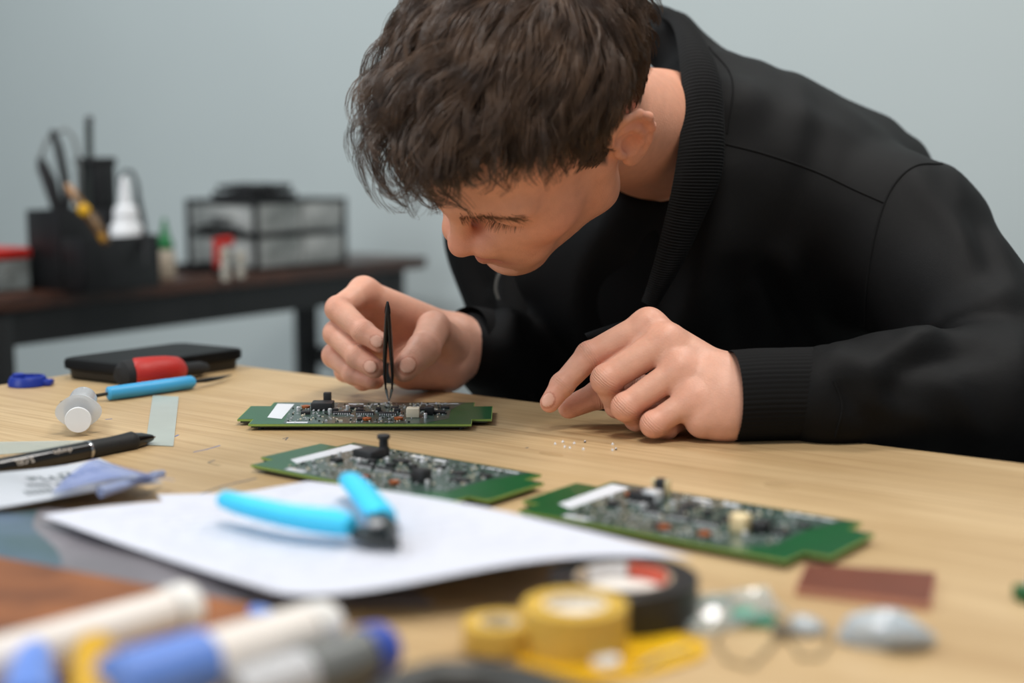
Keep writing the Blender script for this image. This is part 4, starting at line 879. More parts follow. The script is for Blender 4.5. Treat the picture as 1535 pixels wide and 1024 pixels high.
def hand(lo, hi, h, prims, fingers, nails):
    g = Grid(lo, hi, h)
    for a, b, ra, rb, k in prims: g.cone(P(*a), P(*b), ra, rb, k)
    base = g.D.copy()
    for ch, k0, k1, bulge in fingers:
        f = Grid(lo, hi, h); pts = [V3(P(*c[:3])) for c in ch]; rs = [c[3] for c in ch]
        for i in range(len(pts) - 1):
            f.cone(pts[i], pts[i + 1], rs[i], rs[i + 1] * 0.97, 0.0022)
            if i > 0: f.ell(pts[i], (rs[i] * 1.05,) * 3, None, 0.002)
            # finger pads and knuckle thickness
            mid = (pts[i] + pts[i + 1]) / 2
        t = pts[-1]; X = g.xyz((slice(None),) * 3)
        d0 = np.sqrt((X[0] - pts[0][0]) ** 2 + (X[1] - pts[0][1]) ** 2 + (X[2] - pts[0][2]) ** 2)
        kk = np.clip(1 - (d0 - 0.012) / 0.016, 0, 1) * (k0 - k1) + k1
        hh = np.maximum(kk - np.abs(g.D - f.D), 0) / kk; g.D = np.minimum(g.D, f.D) - hh * hh * kk * 0.25
    nr = []
    for (c, ax, n, su, sv) in nails:
        c = V3(c); n = V3(n); n /= np.linalg.norm(n); ax = V3(ax); ax = ax - n * (n @ ax); ax /= np.linalg.norm(ax); R = np.stack([ax, np.cross(n, ax), n])
        g.ell(c, (su, sv, 0.0017), R, 0.0008); nr.append((c, R, su, sv))
    v, q = g.mesh(); col = np.ones((len(v), 3), np.float32); col[:] = (0.97, 0.80, 0.74)
    for ch, *_ in fingers:
        for i, c in enumerate(ch):
            p = V3(P(*c[:3])); w_ = (0.30, 0.38, 0.30, 0.45)[min(i, 3)]
            col = col_mix(col, w_ * spot(v, p, 0.018), (1.0, 0.56, 0.48))
    fold = np.zeros((len(v), 3), np.float32); best = np.full(len(v), 9.0)
    for ch, *_ in fingers:
        pts = [V3(P(*c[:3])) for c in ch]
        for i, sg_, wt in ((1, 0.0042, 1.0), (2, 0.0026, 0.8)):
            ax = pts[i + 1] - pts[i - 1]; ax = ax / np.linalg.norm(ax); rel = v - pts[i]; t = rel @ ax; rad = np.linalg.norm(rel - t[:, None] * ax, axis=1)
            ww = wt * np.exp(-(t / sg_) ** 2) * (rad < ch[i][3] * 1.45); on = (ww > 0.02) & (rad < best); fold[on, 0] = t[on] * 1000; fold[on, 1] = ww[on]; best[on] = rad[on]
    for c, R, su, sv in nr:
        l = (v - c) @ R.T; e = np.sqrt((l[:, 0] / su) ** 2 + (l[:, 1] / sv) ** 2); on = (e < 0.93) & (np.abs(l[:, 2]) < 0.004) & (l[:, 2] > -0.0006); rimm = (e >= 0.93) & (e < 1.12) & (np.abs(l[:, 2]) < 0.004)
        col[on] = (1.0, 0.84, 0.80); col[rimm] = (0.80, 0.52, 0.45); tipw = on & (l[:, 0] > 0.78 * su); col[tipw] = (1.0, 0.95, 0.90)
    return v, q, col, fold
def tipn(ch, n, back=0.9, off=0.0):
    p, pr = V3(P(*ch[-1][:3])), V3(P(*ch[-2][:3])); ax = (p - pr) / np.linalg.norm(p - pr); n = V3(n); n /= np.linalg.norm(n); n2 = n - ax * (n @ ax) * 0.8; n2 /= np.linalg.norm(n2)
    return (p + n2 * ch[-1][3] * back + ax * off, ax, n2)
# left hand (at the right of the picture)
Li = [(972, 487, 1.068, .0116), (884, 533, 1.068, .0104), (843, 577, 1.066, .0089), (824, 604, 1.064, .0076)]
Lm = [(1000, 512, 1.052, .0124), (909, 569, 1.052, .0112), (925, 608, 1.068, .0090), (955, 615, 1.085, .0080)]
Lr = [(1020, 553, 1.040, .0110), (938, 610, 1.038, .0102), (954, 628, 1.052, .0086), (985, 622, 1.070, .0078)]
Lp = [(1040, 597, 1.031, .0102), (980, 636, 1.027, .0094), (1000, 642, 1.042, .0078), (1020, 632, 1.055, .0072)]
Lt = [(1040, 592, 1.068, .0150), (960, 588, 1.088, .0128), (897, 592, 1.090, .0106), (853, 611, 1.085, .0088)]
wr = [((972, 487, 1.068), (1085, 568, 1.052), .0112, .0165, .008), ((1000, 514, 1.052), (1085, 583, 1.047), .0112, .0175, .008), ((1020, 555, 1.040), (1085, 600, 1.040), .0108, .0175, .008),
      ((1040, 599, 1.031), (1085, 618, 1.035), .0105, .0175, .008), ((1055, 628, 1.031), (1090, 625, 1.033), .0145, .0165, .010), ((1035, 590, 1.062), (1085, 590, 1.06), .020, .020, .012),
      ((1085, 592, 1.043), (1180, 592, 1.043), .0245, .024, .015), ((1090, 578, 1.046), (1150, 585, 1.046), .021, .020, .01), ((1090, 606, 1.038), (1150, 600, 1.04), .021, .020, .01),
      ((1180, 592, 1.043), (1420, 592, 1.06), .024, .033, .015),
      ((985, 500, 1.062), (1080, 575, 1.052), .008, .012, .006), ((965, 520, 1.062), (905, 556, 1.065), .0075, .006, .004), ((1010, 535, 1.045), (1080, 592, 1.045), .009, .012, .006), ((1030, 578, 1.036), (1080, 608, 1.038), .009, .012, .006)]
lo = np.minimum.reduce([V3(P(800, 440, 1.0)), V3(P(1250, 690, 1.0)), V3(P(800, 690, 1.0))]); hi = V3(P(1230, 430, 1.13))
lo = V3((0.005, 0.985, 0.742)); hi = V3((0.20, 1.13, 0.865))
nl = [(*tipn(Li, (-0.35, -0.88, 0.30), 0.78, -0.0005), .0058, .0050)]
Lv, Lq, Lc, Lf = hand(lo, hi, 0.00095, wr, [(Lt, .014, .003, 0), (Lp, .010, .0016, 0), (Lr, .010, .0016, 0), (Lm, .010, .0016, 0), (Li, .010, .0018, 0)], nl)
# right hand (in the middle) pinching the tweezers
Ri = [(545, 437, 1.215, .0116), (507, 463, 1.185, .0106), (545, 498, 1.165, .0093), (570, 514, 1.158, .0086)]
Rm = [(541, 457, 1.232, .0112), (504, 500, 1.190, .0106), (536, 535, 1.168, .0094), (561, 552, 1.160, .0088)]
Rr = [(543, 485, 1.248, .0108), (501, 533, 1.203, .0100), (530, 560, 1.183, .0088), (556, 569, 1.175, .0080)]
Rp = [(552, 512, 1.260, .0102), (518, 556, 1.222, .0092), (544, 571, 1.202, .0078), (564, 571, 1.192, .0072)]
Rt = [(668, 515, 1.245, .0190), (650, 492, 1.215, .0140), (635, 524, 1.178, .0138), (606, 553, 1.163, .0112)]
wr = [((545, 437, 1.215), (672, 500, 1.268), .0112, .0175, .008), ((541, 457, 1.232), (680, 515, 1.275), .0112, .018, .010), ((543, 485, 1.248), (680, 530, 1.275), .0112, .018, .010),
      ((552, 512, 1.258), (670, 545, 1.262), .0105, .020, .010), ((615, 553, 1.235), (668, 552, 1.255), .0185, .0205, .012), ((690, 518, 1.275), (740, 524, 1.285), .026, .0235, .015),
      ((740, 524, 1.285), (790, 560, 1.36), .024, .026, .015)]
Rlo = V3((-0.175, 1.115, 0.742)); Rhi = V3((0.00, 1.33, 0.870))
nn = (-0.12, -0.97, 0.18)
nl = [(*tipn(Ri, nn, 0.84, 0), .0060, .0050), (*tipn(Rm, nn, 0.84, 0), .0060, .0052), (*tipn(Rt, (0.05, -0.98, 0.15), 0.86, 0), .0076, .0066)]
Rv, Rq, Rc, Rf = hand(Rlo, Rhi, 0.00105, wr, [(Rp, .010, .0014, 0), (Rr, .010, .0014, 0), (Rm, .010, .0014, 0), (Ri, .010, .0016, 0), (Rt, .014, .0018, 0)], nl)
# the rest of the body inside the clothes
SH = (1345, 362, 1.235)
def bodyform(g, inset):
    def c(a, b, ra, rb, k=0.05): g.cone(P(*a), P(*b), ra - inset, rb - inset, k)
    c((1110, 275, 1.30), (1215, 352, 1.37), .102, .120, .04); c((1215, 352, 1.37), (1350, 540, 1.55), .120, .14, .05)
    c((1110, 280, 1.30), SH, .085, .070, .03); c((1040, 280, 1.33), (770, 350, 1.41), .085, .062)
    c((1000, 400, 1.31), (1160, 640, 1.48), .105, .14, .06); c((880, 400, 1.37), (1080, 640, 1.50), .085, .13, .05)
m_skin = mat('skin', (220, 182, 162), rough=0.46, spec=0.4, var=0.07, scale=120, bump=0.28, bscale=700, sss=0.12, vcol=True, crease=True)
gb_ = Grid((-0.15, 1.1, 0.52), (0.72, 1.80, 1.08), 0.009); bodyform(gb_, 0.028); gb_.cone(NB, P(1110, 270, 1.31), 0.053, 0.07, 0.03)
gb_.cone(P(*SH), P(1580, 630, 1.095), .045, .036, .03); gb_.cone(P(765, 350, 1.41), P(815, 600, 1.39), .045, .038, .03); gb_.cone(P(1580, 630, 1.095), P(1380, 594, 1.06), .036, .030, .02); gb_.cone(P(815, 600, 1.39), P(780, 550, 1.35), .038, .032, .02)
bv, bq = gb_.mesh(); bc_ = np.ones((len(bv), 3), np.float32) * (0.93, 0.78, 0.72)
FF = np.concatenate([np.zeros((len(hv), 3)), Lf, Rf, np.zeros((len(bv), 3))]); off = 0; VV = []; QQ = []; CC = []
for v, q_, c_ in ((hv, hq, hcol), (Lv, Lq, Lc), (Rv, Rq, Rc), (bv, bq, bc_)): VV.append(v); QQ.append(q_ + off); CC.append(c_); off += len(v)
np_mesh('body', np.concatenate(VV), np.concatenate(QQ), m_skin, person, np.concatenate(CC), FF)

# --- clothes
def vnorm(v, q):
    a = np.cross(v[q[:, 2]] - v[q[:, 0]], v[q[:, 3]] - v[q[:, 1]]); n = np.zeros_like(v)
    for k in range(4): np.add.at(n, q[:, k], a)
    return n / np.maximum(np.linalg.norm(n, axis=1), 1e-9)[:, None]
m_jack = mat('jacket_black', (11, 11, 12), rough=0.65, spec=0.18, var=0.15, scale=200, bump=0.25, bscale=1500)
m_tee = mat('tshirt_black', (11, 11, 12), rough=0.9, spec=0.2, bump=0.2, bscale=1500)
m_rib = mat('rib_black', (13, 13, 14), rough=0.85, spec=0.25)
gj = Grid((-0.16, 0.96, 0.52), (0.72, 1.80, 1.13), 0.0046)
bodyform(gj, 0.0)
S1, E1 = SH, (1580, 636, 1.09)
gj.cone(P(*S1), P(*E1), .071, .054, .025); gj.cone(P(*E1), P(1480, 600, 1.068), .056, .050, .03); gj.cone(P(1480, 600, 1.068), P(1350, 594, 1.055), .050, .045, .02); gj.cone(P(1350, 594, 1.055), P(1235, 596, 1.043), .046, .0375, .012)
gj.cone(P(768, 350, 1.41), P(812, 585, 1.39), .060, .056, .03); gj.cone(P(812, 585, 1.39), P(735, 522, 1.292), .054, .0385, .02)
gj.cone(P(970, 255, 1.155), P(925, 520, 1.19), .066, .058, .012, 'sub'); gj.cone(P(925, 200, 1.15), P(975, 210, 1.215), .055, .050, .01, 'sub'); gj.cone(P(1062, 142, 1.31), P(1140, 205, 1.33), .042, .060, .03)
gj.cone(P(905, 420, 1.20), P(930, 640, 1.30), .045, .04, .012, 'sub')
for a, b, ra, rb in (((1045, 92, 1.315), (1066, 135, 1.30), .018, .030), ((1066, 135, 1.29), (1092, 190, 1.242), .030, .034), ((1092, 190, 1.242), (1098, 260, 1.235), .034, .036), ((1100, 260, 1.245), (1080, 360, 1.235), .036, .036), ((1015, 45, 1.315), (1045, 92, 1.315), .014, .020), ((1006, 62, 1.33), (1035, 100, 1.32), .028, .026)):
    gj.cone(P(*a), P(*b), ra, rb, .015)
jv, jq = gj.mesh(); jn = vnorm(jv, jq)
def ridge(V, a, b, wid, amp, ph, fr):                # folds radiating along a line a-b
    a, b = V3(a), V3(b); ab = b - a; t = np.clip(((V - a) @ ab) / (ab @ ab), 0, 1); dist = np.linalg.norm(V - a - t[:, None] * ab, axis=1)
    return amp * np.exp(-(dist / wid) ** 2) * np.sin(math.pi * np.clip(t, 0, 1)) ** 0.5
dsp = np.zeros(len(jv))
fr_ = random.Random(12)
for a, b, wd, am in [((1380, 500, 1.05), (1535, 430, 1.05), .014, .008), ((1330, 545, 1.0), (1500, 520, 1.0), .012, -.008), ((1300, 560, 1.0), (1420, 480, 1.02), .010, .006),
                     ((1290, 590, 1.0), (1400, 640, 1.0), .010, .005), ((1260, 570, 1.0), (1300, 640, 1.0), .007, -.004), ((1330, 570, 1.0), (1370, 650, 1.0), .008, -.004), ((1420, 560, 1.0), (1480, 670, 1.0), .010, .005),
                     ((1140, 400, 1.18), (1200, 500, 1.18), .010, -.007), ((1160, 360, 1.19), (1240, 520, 1.19), .012, .006), ((1100, 380, 1.18), (1110, 540, 1.18), .014, -.006), ((1240, 520, 1.15), (1330, 580, 1.1), .010, .007),
                     ((1360, 250, 1.17), (1480, 400, 1.15), .010, .003), ((1440, 300, 1.17), (1520, 460, 1.12), .010, -.004), ((700, 380, 1.36), (760, 520, 1.34), .012, -.006), ((720, 440, 1.34), (800, 480, 1.34), .010, .005),
                     ((1180, 160, 1.30), (1300, 210, 1.30), .012, .003), ((1250, 130, 1.36), (1380, 210, 1.36), .008, -.003), ((1450, 250, 1.28), (1490, 330, 1.25), .008, .003)]:
    # the fold lies on the surface under the line of sight
    pa, pb = V3(P(*a)), V3(P(*b)); cam0 = V3((0, 0, CAMZ))
    da, db = (jv - cam0), None
    ra_ = (pa - cam0) / np.linalg.norm(pa - cam0); rb_ = (pb - cam0) / np.linalg.norm(pb - cam0)
    D_ = da / np.linalg.norm(da, axis=1)[:, None]; ab = rb_ - ra_; t = np.clip(((D_ - ra_) @ ab) / (ab @ ab), 0, 1)
    dist = np.linalg.norm(D_ - ra_ - t[:, None] * ab, axis=1) * np.linalg.norm(da, axis=1); facing = (jn * D_).sum(1) < 0.3
    dsp += facing * am * np.exp(-(dist / wd) ** 2) * np.sin(math.pi * np.clip(t * .96 + .02, 0, 1)) ** 0.7
dsp += 0.0016 * np.sin(jv[:, 0] * 38 + 20 * jv[:, 2] + 2 * np.sin(jv[:, 1] * 30)) + 0.0010 * np.sin(jv[:, 0] * 70 - 60 * jv[:, 2] + 2 * np.sin(jv[:, 0] * 50))
np_mesh('jacket', jv + jn * dsp[:, None], jq, m_jack, person)
jacket = bpy.data.objects['jacket']
gt = Grid((-0.05, 1.12, 0.56), (0.6, 1.75, 1.04), 0.006); bodyform(gt, 0.020); gt.cone(P(1040, 235, 1.25), P(1110, 270, 1.30), 0.060, 0.08, 0.02)
gt.ell(V3(P(1000, 205, 1.175)), (0.085, 0.085, 0.072), None, 0.01, 'sub')
tv, tq = gt.mesh(); tn_ = vnorm(tv, tq)
np_mesh('t_shirt', tv + tn_ * (0.002 * np.sin(tv[:, 0] * 60 + tv[:, 2] * 50))[:, None], tq, m_tee, person)
gp_ = Grid((-0.15, 0.98, -0.02), (0.72, 1.92, 0.72), 0.009)
trz = [((.40, 1.60, .60), (.42, 1.52, .56), .13, .10), ((.24, 1.66, .60), (.24, 1.64, .56), .13, .10), ((.42, 1.52, .56), (.24, 1.20, .53), .088, .066), ((.24, 1.20, .53), (.27, 1.30, .10), .064, .046),
       ((.24, 1.64, .56), (.04, 1.36, .53), .088, .066), ((.04, 1.36, .53), (.07, 1.45, .10), .064, .046)]
for a, b, ra, rb in trz: gp_.cone(a, b, ra, rb, .03)
np_mesh('trousers', *gp_.mesh(), mat('trouser_dark', (34, 36, 42), rough=0.85), person)
for sx_, sy_ in ((.27, 1.30), (.07, 1.45)):
    gs = Grid((sx_ - .24, sy_ - .26, -.005), (sx_ + .12, sy_ + .12, .12), 0.006)
    gs.cone((sx_, sy_, .045), (sx_ - .09, sy_ - .13, .034), .044, .034, .02); gs.D = np.maximum(gs.D, 0.001 - gs.xyz((slice(None),) * 3)[2]); np_mesh('shoe', *gs.mesh(), m_blackrub, person)
# ribbed collar band
def catmull(pts, n):
    pts = [np.array(p, float) for p in pts]; out = []
    P_ = [2 * pts[0] - pts[1]] + pts + [2 * pts[-1] - pts[-2]]
    for i in range(1, len(P_) - 2):
        for k in range(n):
            t = k / n; out.append(0.5 * (2 * P_[i] + (P_[i + 1] - P_[i - 1]) * t + (2 * P_[i - 1] - 5 * P_[i] + 4 * P_[i + 1] - P_[i + 2]) * t * t + (3 * P_[i] - P_[i - 1] - 3 * P_[i + 1] + P_[i + 2]) * t ** 3))
    out.append(P_[-2]); return np.array(out)
def band(name, inner, outer, th, m, parent, n=40, rib=0.0005, period=4, cross=9, push=0.004):
    a = catmull([V3(P(*p)) for p in inner], n); b = catmull([V3(P(*p)) for p in outer], n); N_ = len(a); vs = []; fs = []; K_ = 2 * cross
    for i in range(N_):
        t = a[min(i + 1, N_ - 1)] - a[max(i - 1, 0)]; t /= np.linalg.norm(t); wv = b[i] - a[i]; nv_ = np.cross(t, wv); nv_ /= np.linalg.norm(nv_)
        if nv_[1] > 0: nv_ = -nv_
        r_ = rib * (1 if (i % period) < period / 2 else -1)
        for k in range(K_):
            u = k / cross if k < cross else (K_ - k) / cross; side = 1 if k < cross else -1
            prof = math.sqrt(max(0.0, 1 - (2 * u - 1) ** 4)); vs.append(a[i] + wv * u + nv_ * (side * (th / 2 * prof + (r_ * prof if side > 0 else 0)) + push * math.sin(math.pi * u)))
    for i in range(N_ - 1):
        for k in range(K_): fs.append((i * K_ + k, i * K_ + (k + 1) % K_, (i + 1) * K_ + (k + 1) % K_, (i + 1) * K_ + k))
    fs += [tuple(range(K_))[::-1], tuple((N_ - 1) * K_ + k for k in range(K_))]
    return MB().add([tuple(v) for v in vs], fs).build(name, m, parent, ang=60)
band('collar', [(850, 215, 1.40), (868, 130, 1.405), (905, 70, 1.385), (955, 34, 1.34), (1003, 32, 1.285), (1019, 100, 1.20), (1021, 180, 1.158), (1011, 260, 1.145), (996, 330, 1.150), (978, 400, 1.162), (962, 452, 1.172)],
     [(812, 215, 1.43), (835, 110, 1.44), (885, 34, 1.42), (955, 2, 1.375), (1030, 42, 1.31), (1076, 105, 1.215), (1086, 180, 1.178), (1082, 260, 1.165), (1052, 335, 1.165), (1020, 400, 1.17), (985, 452, 1.18)], 0.010, m_rib, jacket, n=66)
band('collar', [(852, 200, 1.42), (835, 290, 1.385), (800, 370, 1.345), (775, 430, 1.33)], [(815, 200, 1.44), (796, 290, 1.40), (762, 370, 1.35), (748, 430, 1.335)], 0.008, m_rib, jacket, n=60)
band('lapel', [(985, 470, 1.165), (945, 478, 1.155), (905, 490, 1.15), (876, 500, 1.15)], [(990, 505, 1.165), (960, 508, 1.155), (920, 512, 1.15), (884, 512, 1.15)], 0.004, m_jack, jacket, n=6, rib=0)
band('front_panel', [(742, 400, 1.318), (745, 460, 1.312), (765, 540, 1.305), (790, 600, 1.30)], [(800, 400, 1.325), (818, 450, 1.32), (795, 520, 1.31), (800, 600, 1.305)], 0.006, m_jack, jacket, n=8, rib=0)
zp = catmull([V3(P(*p)) for p in ((752, 404, 1.308), (745, 418, 1.306), (743, 434, 1.304), (747, 448, 1.303))], 8)
zz = MB(); zz.tube([tuple(p) for p in zp], 0.0006, n=6); 
for i in range(0, len(zp)): zz.box(tuple(zp[i]), (0.0030, 0.0012, 0.0008))
tag(zz.build('zip', mat('zip_metal', (120, 122, 120), rough=0.35, metal=0.8), jacket, smooth=False), kind='stuff')
# cuffs: ribbed tubes with raised lengthwise ribs
def cuff(name, pts, rads, parent, ribs=56, sq=0.94):
    pc = catmull([V3(P(*p)) for p in pts], 8); rr_ = np.interp(np.linspace(0, 1, len(pc)), np.linspace(0, 1, len(rads)), rads); n = ribs * 3; vs = []; fs = []
    for i, p in enumerate(pc):
        t = (pc[min(i + 1, len(pc) - 1)] - pc[max(i - 1, 0)]); t /= np.linalg.norm(t); ta = pc[-1] - pc[0]; ta /= np.linalg.norm(ta); t = t * 0.3 + ta * 0.7; t /= np.linalg.norm(t); sx_ = np.cross(t, (0, 0, 1.)); sx_ /= np.linalg.norm(sx_); sy_ = np.cross(sx_, t)
        for k in range(n):
            a = 2 * math.pi * k / n; r = rr_[i] + (0.00055 if k % 3 == 0 else -0.0002); vs.append(tuple(p + sx_ * r * math.cos(a) * sq + sy_ * r * math.sin(a)))
    for i in range(len(pc) - 1):
        for k in range(n): fs.append((i * n + k, i * n + (k + 1) % n, (i + 1) * n + (k + 1) % n, (i + 1) * n + k))
    return MB().add(vs, fs).build(name, m_rib, parent, ang=80)
cuff('cuff', [(1096, 594, 1.037), (1130, 592, 1.039), (1170, 591, 1.041), (1205, 591, 1.043), (1232, 592, 1.045), (1246, 593, 1.046)], [.0330, .0335, .0335, .0340, .0350, .0325], jacket)
cuff('cuff', [(693, 512, 1.275), (708, 515, 1.283), (725, 520, 1.292), (742, 526, 1.302), (765, 545, 1.33)], [.0325, .0335, .0350, .0370, .036], jacket)
# seams laid on the jacket where they show
dg = bpy.context.evaluated_depsgraph_get(); bvh = BVHTree.FromObject(jacket, dg)
def seam(pts, rad=0.0010):
    c2 = catmull([(p[0], p[1], 0) for p in pts], 10); out = []
    for x, y, _ in c2:
        o_ = Vector((0, 0, CAMZ)); d_ = (P(x, y, 1) - o_).normalized(); hit = bvh.ray_cast(o_, d_)
        if hit[0] is not None: out.append(hit[0] + hit[1] * 0.0002)
    if len(out) > 3: MB().tube(out, rad, n=6).build('seam', m_rib, jacket)
seam([(1088, 216), (1150, 232), (1220, 256), (1280, 284), (1325, 304)]); seam([(1412, 246), (1370, 250), (1335, 285), (1312, 350), (1299, 430), (1297, 490)])
seam([(1062, 70), (1098, 120), (1090, 200)], .0008); seam([(1250, 572), (1262, 610), (1252, 655)], .0008)

# --- hair
SCc = np.array((0, -1.0, 4.4)); SCr = np.array((7.75, 9.75, 8.35))
WH = np.array((1.5, -5.5, 12.0))
def hair(name, nguides, nkids, seed, sel, m, wid=0.031, seg=11, lenmul=1.0, wild=0.0, parent=None):
    rg = np.random.default_rng(seed); d = rg.normal(size=(nguides * 6, 3)); d /= np.linalg.norm(d, axis=1)[:, None]; R0 = SCc + d * SCr
    ok = (in_hair(R0) > 0.05) & sel(R0); R0 = R0[ok][:nguides]; n0 = len(R0)
    up = R0[:, 2]; fr = R0[:, 1]; side = np.abs(R0[:, 0]); hl = in_hair(R0)
    top = np.clip((up - 5.5) / 5.0, 0, 1); front = np.clip((fr + 1) / 8.0, 0, 1)
    mid = np.clip((3.5 - R0[:, 0]) / 4.0, 0, 1); Ln = (1.8 + 5.0 * top + 2.5 * top * front * mid) * np.clip(0.40 + 0.35 * mid * front + hl / 4.0, 0.45, 1.15); Ln = np.where(fr < -4, Ln * 0.75, Ln)
    Hm = (0.45 + 2.6 * top + 3.6 * top * front) * np.clip(0.35 + 0.3 * mid * front + hl / 3.5, 0.35, 1.0); Hm = np.where(fr < -4, Hm * 0.75, Hm)
    lay = rg.uniform(0.2, 1.0, n0) ** 0.8; Hm = Hm * lay; Ln = Ln * lenmul * (0.75 + 0.5 * rg.random(n0))
    ph = rg.uniform(0, 6.28, n0) * 0.35 + 2.0 * np.sin(R0[:, 0] * 0.7 + 1) + 1.5 * np.sin(R0[:, 1] * 0.8); amp = 0.35 + 0.55 * top * front + wild; frq = rg.uniform(4.0, 7.0, n0)
    idx = np.repeat(np.arange(n0), nkids); n = len(idx); off_ = rg.normal(size=(n, 3)) * 0.20
    p = R0[idx] + off_; q_ = (p - SCc) / SCr; q_ /= np.linalg.norm(q_, axis=1)[:, None]; p = SCc + q_ * SCr * 0.995
    pts = [p.copy()]; L_ = Ln[idx] * (0.9 + 0.2 * rg.random(n)); H_ = Hm[idx] * (0.85 + 0.3 * rg.random(n)); st = L_ / seg; prev = None
    noise_a = rg.normal(size=n) * 0.10; gcen = [R0.copy()]
    sgn = np.sign(np.sin(R0[:, 0] * 1.3 + R0[:, 1] * 0.9 + 0.5))
    for k in range(seg):
        s = (k + 1) / seg; q_ = (p - SCc) / SCr; rr = np.linalg.norm(q_, axis=1); h = (rr - 1) * 8.4; nrm = (p - SCc) / SCr ** 2; nrm /= np.linalg.norm(nrm, axis=1)[:, None]
        t = p - WH; t = t - nrm * (t * nrm).sum(1)[:, None]
        fw_ = np.array((0.10, 1.0, -0.10)) - nrm * (nrm @ np.array((0.10, 1.0, -0.10)))[:, None]
        t = t / np.maximum(np.linalg.norm(t, axis=1), 1e-6)[:, None]; wf = (top[idx] * (0.6 + 0.4 * front[idx]))[:, None]; t = t * (1 - 0.5 * wf) + fw_ * 0.5 * wf
        dn = np.array((0, 0.0, -1.0)); dn = dn - nrm * (nrm @ dn)[:, None]; t = t + dn * (0.5 * (1 - top[idx]))[:, None]
        t /= np.maximum(np.linalg.norm(t, axis=1), 1e-6)[:, None]
        b = np.cross(nrm, t); ang = amp[idx] * np.sin(ph[idx] + frq[idx] * s) * (0.4 + s) + noise_a * (0.5 + s) + (0.7 * sgn[idx] * front[idx] * top[idx] * max(0, s - 0.45) * 2)
        t = t * np.cos(ang)[:, None] + b * np.sin(ang)[:, None]
        target = H_ * (math.sin(min(1, s * 1.5) * math.pi / 2)) * (1 - 0.25 * max(0, s - 0.6)); dh = np.clip((target - h) / np.maximum(st, 1e-3) * 0.55, -0.8, 2.2)
        dirv = t + nrm * dh[:, None]; dirv /= np.linalg.norm(dirv, axis=1)[:, None]
        if prev is not None: dirv = dirv * 0.65 + prev * 0.35; dirv /= np.linalg.norm(dirv, axis=1)[:, None]
        p = p + dirv * st[:, None]; prev = dirv; pts.append(p.copy())
    pts = np.stack(pts, 1)                           # n, seg+1, 3
    mean = pts.reshape(n0, nkids, seg + 1, 3).mean(1)[idx]; sv = np.linspace(0, 1, seg + 1)[None, :, None]
    pts = pts + (mean - pts) * (0.78 * sv ** 0.7)
    W = HC + (pts @ HR.astype(float)) * 0.01
    tg = np.gradient(W, axis=1); tg /= np.maximum(np.linalg.norm(tg, axis=2), 1e-9)[..., None]
    rf = np.array((0.3, -0.5, 0.81)); sx = np.cross(tg, rf); sx /= np.maximum(np.linalg.norm(sx, axis=2), 1e-9)[..., None]; sy = np.cross(sx, tg)
    wd = (wid * 0.01 * (0.7 + 0.6 * rg.random(n)))[:, None, None] * (1.0 - 0.75 * sv ** 1.5)
    ring_ = np.stack([W + wd * (math.cos(a) * sx + math.sin(a) * sy) for a in (0.5, 2.6, 4.7)], 2); V = ring_.reshape(-1, 3)
    base = (np.arange(n) * (seg + 1) * 3)[:, None, None]; k_ = (np.arange(seg) * 3)[None, :, None]; j = np.arange(3)[None, None, :]; j2 = (j + 1) % 3
    Q = np.stack([base + k_ + j, base + k_ + j2, base + k_ + 3 + j2, base + k_ + 3 + j], 3).reshape(-1, 4)
    return np_mesh(name, V, Q, m, parent)
m_hair = mat('hair_brown', (98, 76, 60), rough=0.36, spec=0.5, var=0.35, scale=60, rgb2=(64, 49, 40))
hr = hair('hair', 2700, 8, 3, lambda R: np.ones(len(R), bool), m_hair, parent=person); tag(hr, kind='stuff')
# eyebrows and lashes
hbvh = BVHTree.FromPolygons([tuple(v) for v in hv.tolist()], [tuple(q) for q in hq.tolist()])
def lash(n, pa, pb, arc, length, dirv, seed, rad=0.00010, up=0.0):
    rr_ = random.Random(seed); mb = MB(); a, b = np.array(pa), np.array(pb)
    for i in range(n):
        t = rr_.random(); c = a + (b - a) * t + np.array((0, 0, arc * math.sin(math.pi * t))) + np.array([rr_.gauss(0, .06), 0, rr_.gauss(0, up)])
        d = np.array(dirv(t)) + np.array([rr_.gauss(0, .18) for _ in range(3)]); d /= np.linalg.norm(d); l = length * rr_.uniform(.6, 1.1)
        if up > 0:
            o_ = Vector([float(v) for v in hp(*(c + np.array((0.3 * np.sign(c[0]), 1.0, -0.15)) * 3))]); d_ = Vector([float(v) for v in hp(*c)]) - o_; ht = hbvh.ray_cast(o_, d_.normalized())
            if ht[0] is not None: c = to_head(np.array(ht[0]))
        pts = [hp(*(c)), hp(*(c + d * l * .5)), hp(*(c + d * l + np.array((0, 0, -0.08 * l))))]
        mb.tube([tuple(p) for p in pts], [rad, rad * .8, rad * .2], n=3, caps=False)
    return mb
for s in (1, -1):
    tag(lash(190, (0.9 * s, 10.60, 2.0), (5.5 * s, 8.75, 2.2), 0.30, 0.85, lambda t: (0.9 * s, 0.50 - 0.8 * t, -0.05), 5 + s, 0.00017, 0.19).build('eyebrow', mat('brow_brown', (120, 86, 62), rough=0.5), person), kind='stuff')
    tag(lash(60, (2.0 * s, 9.35, 0.35), (4.5 * s, 8.2, 0.40), -0.25, 0.85, lambda t: (0.35 * s * (t - .3), 1.0, -0.45), 9 + s, 0.00012).build('eyelashes', mat('lash_dark', (40, 30, 26), rough=0.5), person), kind='stuff')
keep(person)
for ch in person.children:
    for c2 in ch.children:
        c2.matrix_parent_inverse = Matrix.Identity(4)

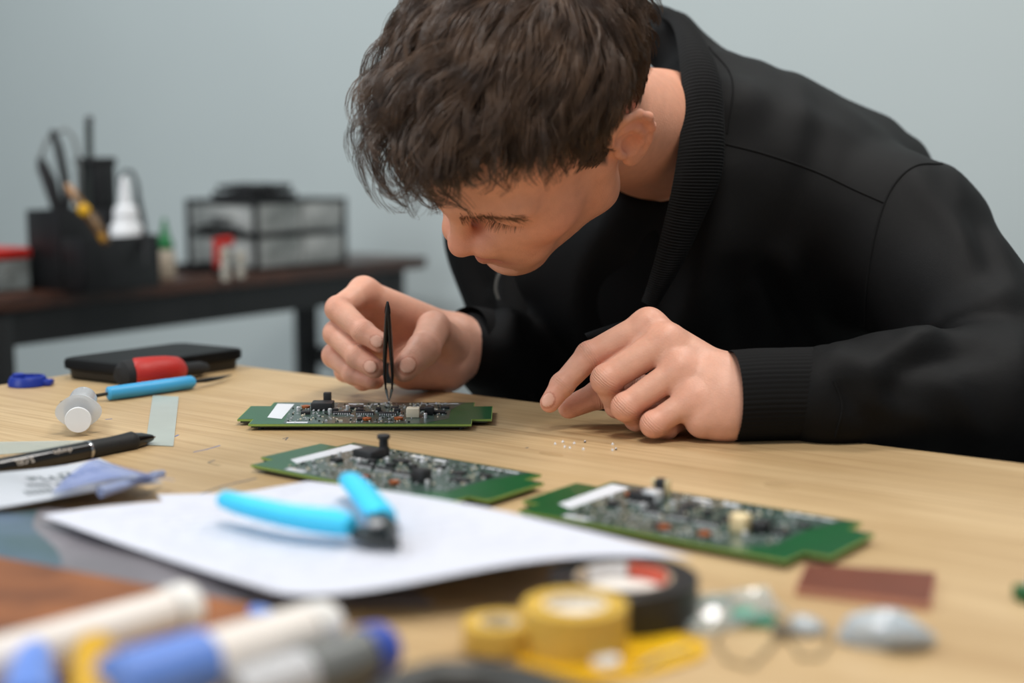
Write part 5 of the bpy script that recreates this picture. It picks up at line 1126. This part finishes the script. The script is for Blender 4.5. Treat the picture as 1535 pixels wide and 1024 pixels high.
# ------------------------------------------------------------------ tweezers held in the right hand
tw = thing('tweezers', 'black coated tweezers with bright metal tips held upright over the farthest board', 'tweezers', T(583, 603, TZ + 0.005))
m_tw = mat('tweezer_black', (16, 16, 17), rough=0.35)
for s, nm in ((-1, 'arm'), (1, 'arm')):
    pts = [P(581, 455, 1.135), P(581 + s * 1.5, 475, 1.137), P(581.5 + s * 3.2, 505, 1.143), P(582 + s * 5.2, 540, 1.148), P(582.5 + s * 5.8, 565, 1.152), P(583 + s * 4.6, 584, 1.155)]
    a_ = MB().tube(pts, [.0014, .0034, .0040, .0034, .0024, .0014], n=10, flat=0.5, up=(1, 0, 0)).build('arm', m_tw, tw)
    MB().tube([P(583 + s * 4.6, 583, 1.1545), P(583 + s * 2.8, 592, 1.156), P(583 + s * 0.7, 601, 1.157)], [.00125, .0009, .0004], n=8).build('metal_tip', m_steel, a_)
MB().tube([P(581, 452, 1.135), P(581, 462, 1.136), P(581, 470, 1.137)], [.0010, .0024, .0028], n=10, flat=0.6).build('joint', m_tw, tw); keep(tw)
for ch in tw.children:
    for c2 in ch.children: c2.matrix_parent_inverse = Matrix.Identity(4)
r = thing('led_chip', 'tiny component gripped at the very tip of the tweezers', 'component', P(583, 603, 1.157))
MB().box((0, 0, 0), (0.0016, 0.0014, 0.0012), bev=0.0002).build('body', m_white, r)

# stool that carries the seated person
st = thing('work_stool', 'round black seated stool on chrome legs under the person in the black jacket', 'stool', (0.33, 1.66, 0))
MB().lathe([(0.15, 0.425), (0.172, 0.432), (0.175, 0.455), (0.165, 0.470), (0.0, 0.474)], n=36).build('seat', m_blackrub, st)
for k in range(4):
    a = k * math.pi / 2 + 0.4
    MB().tube([(0.10 * math.cos(a), 0.10 * math.sin(a), 0.428), (0.19 * math.cos(a), 0.19 * math.sin(a), 0.002)], 0.011, n=10).build('leg', m_steel, st)
ringp = [(0.160 * math.cos(k * math.pi / 16), 0.160 * math.sin(k * math.pi / 16), 0.15) for k in range(33)]
MB().tube(ringp, 0.007, n=8, up=(0, 0, 1), caps=False).build('foot_ring', m_steel, st)
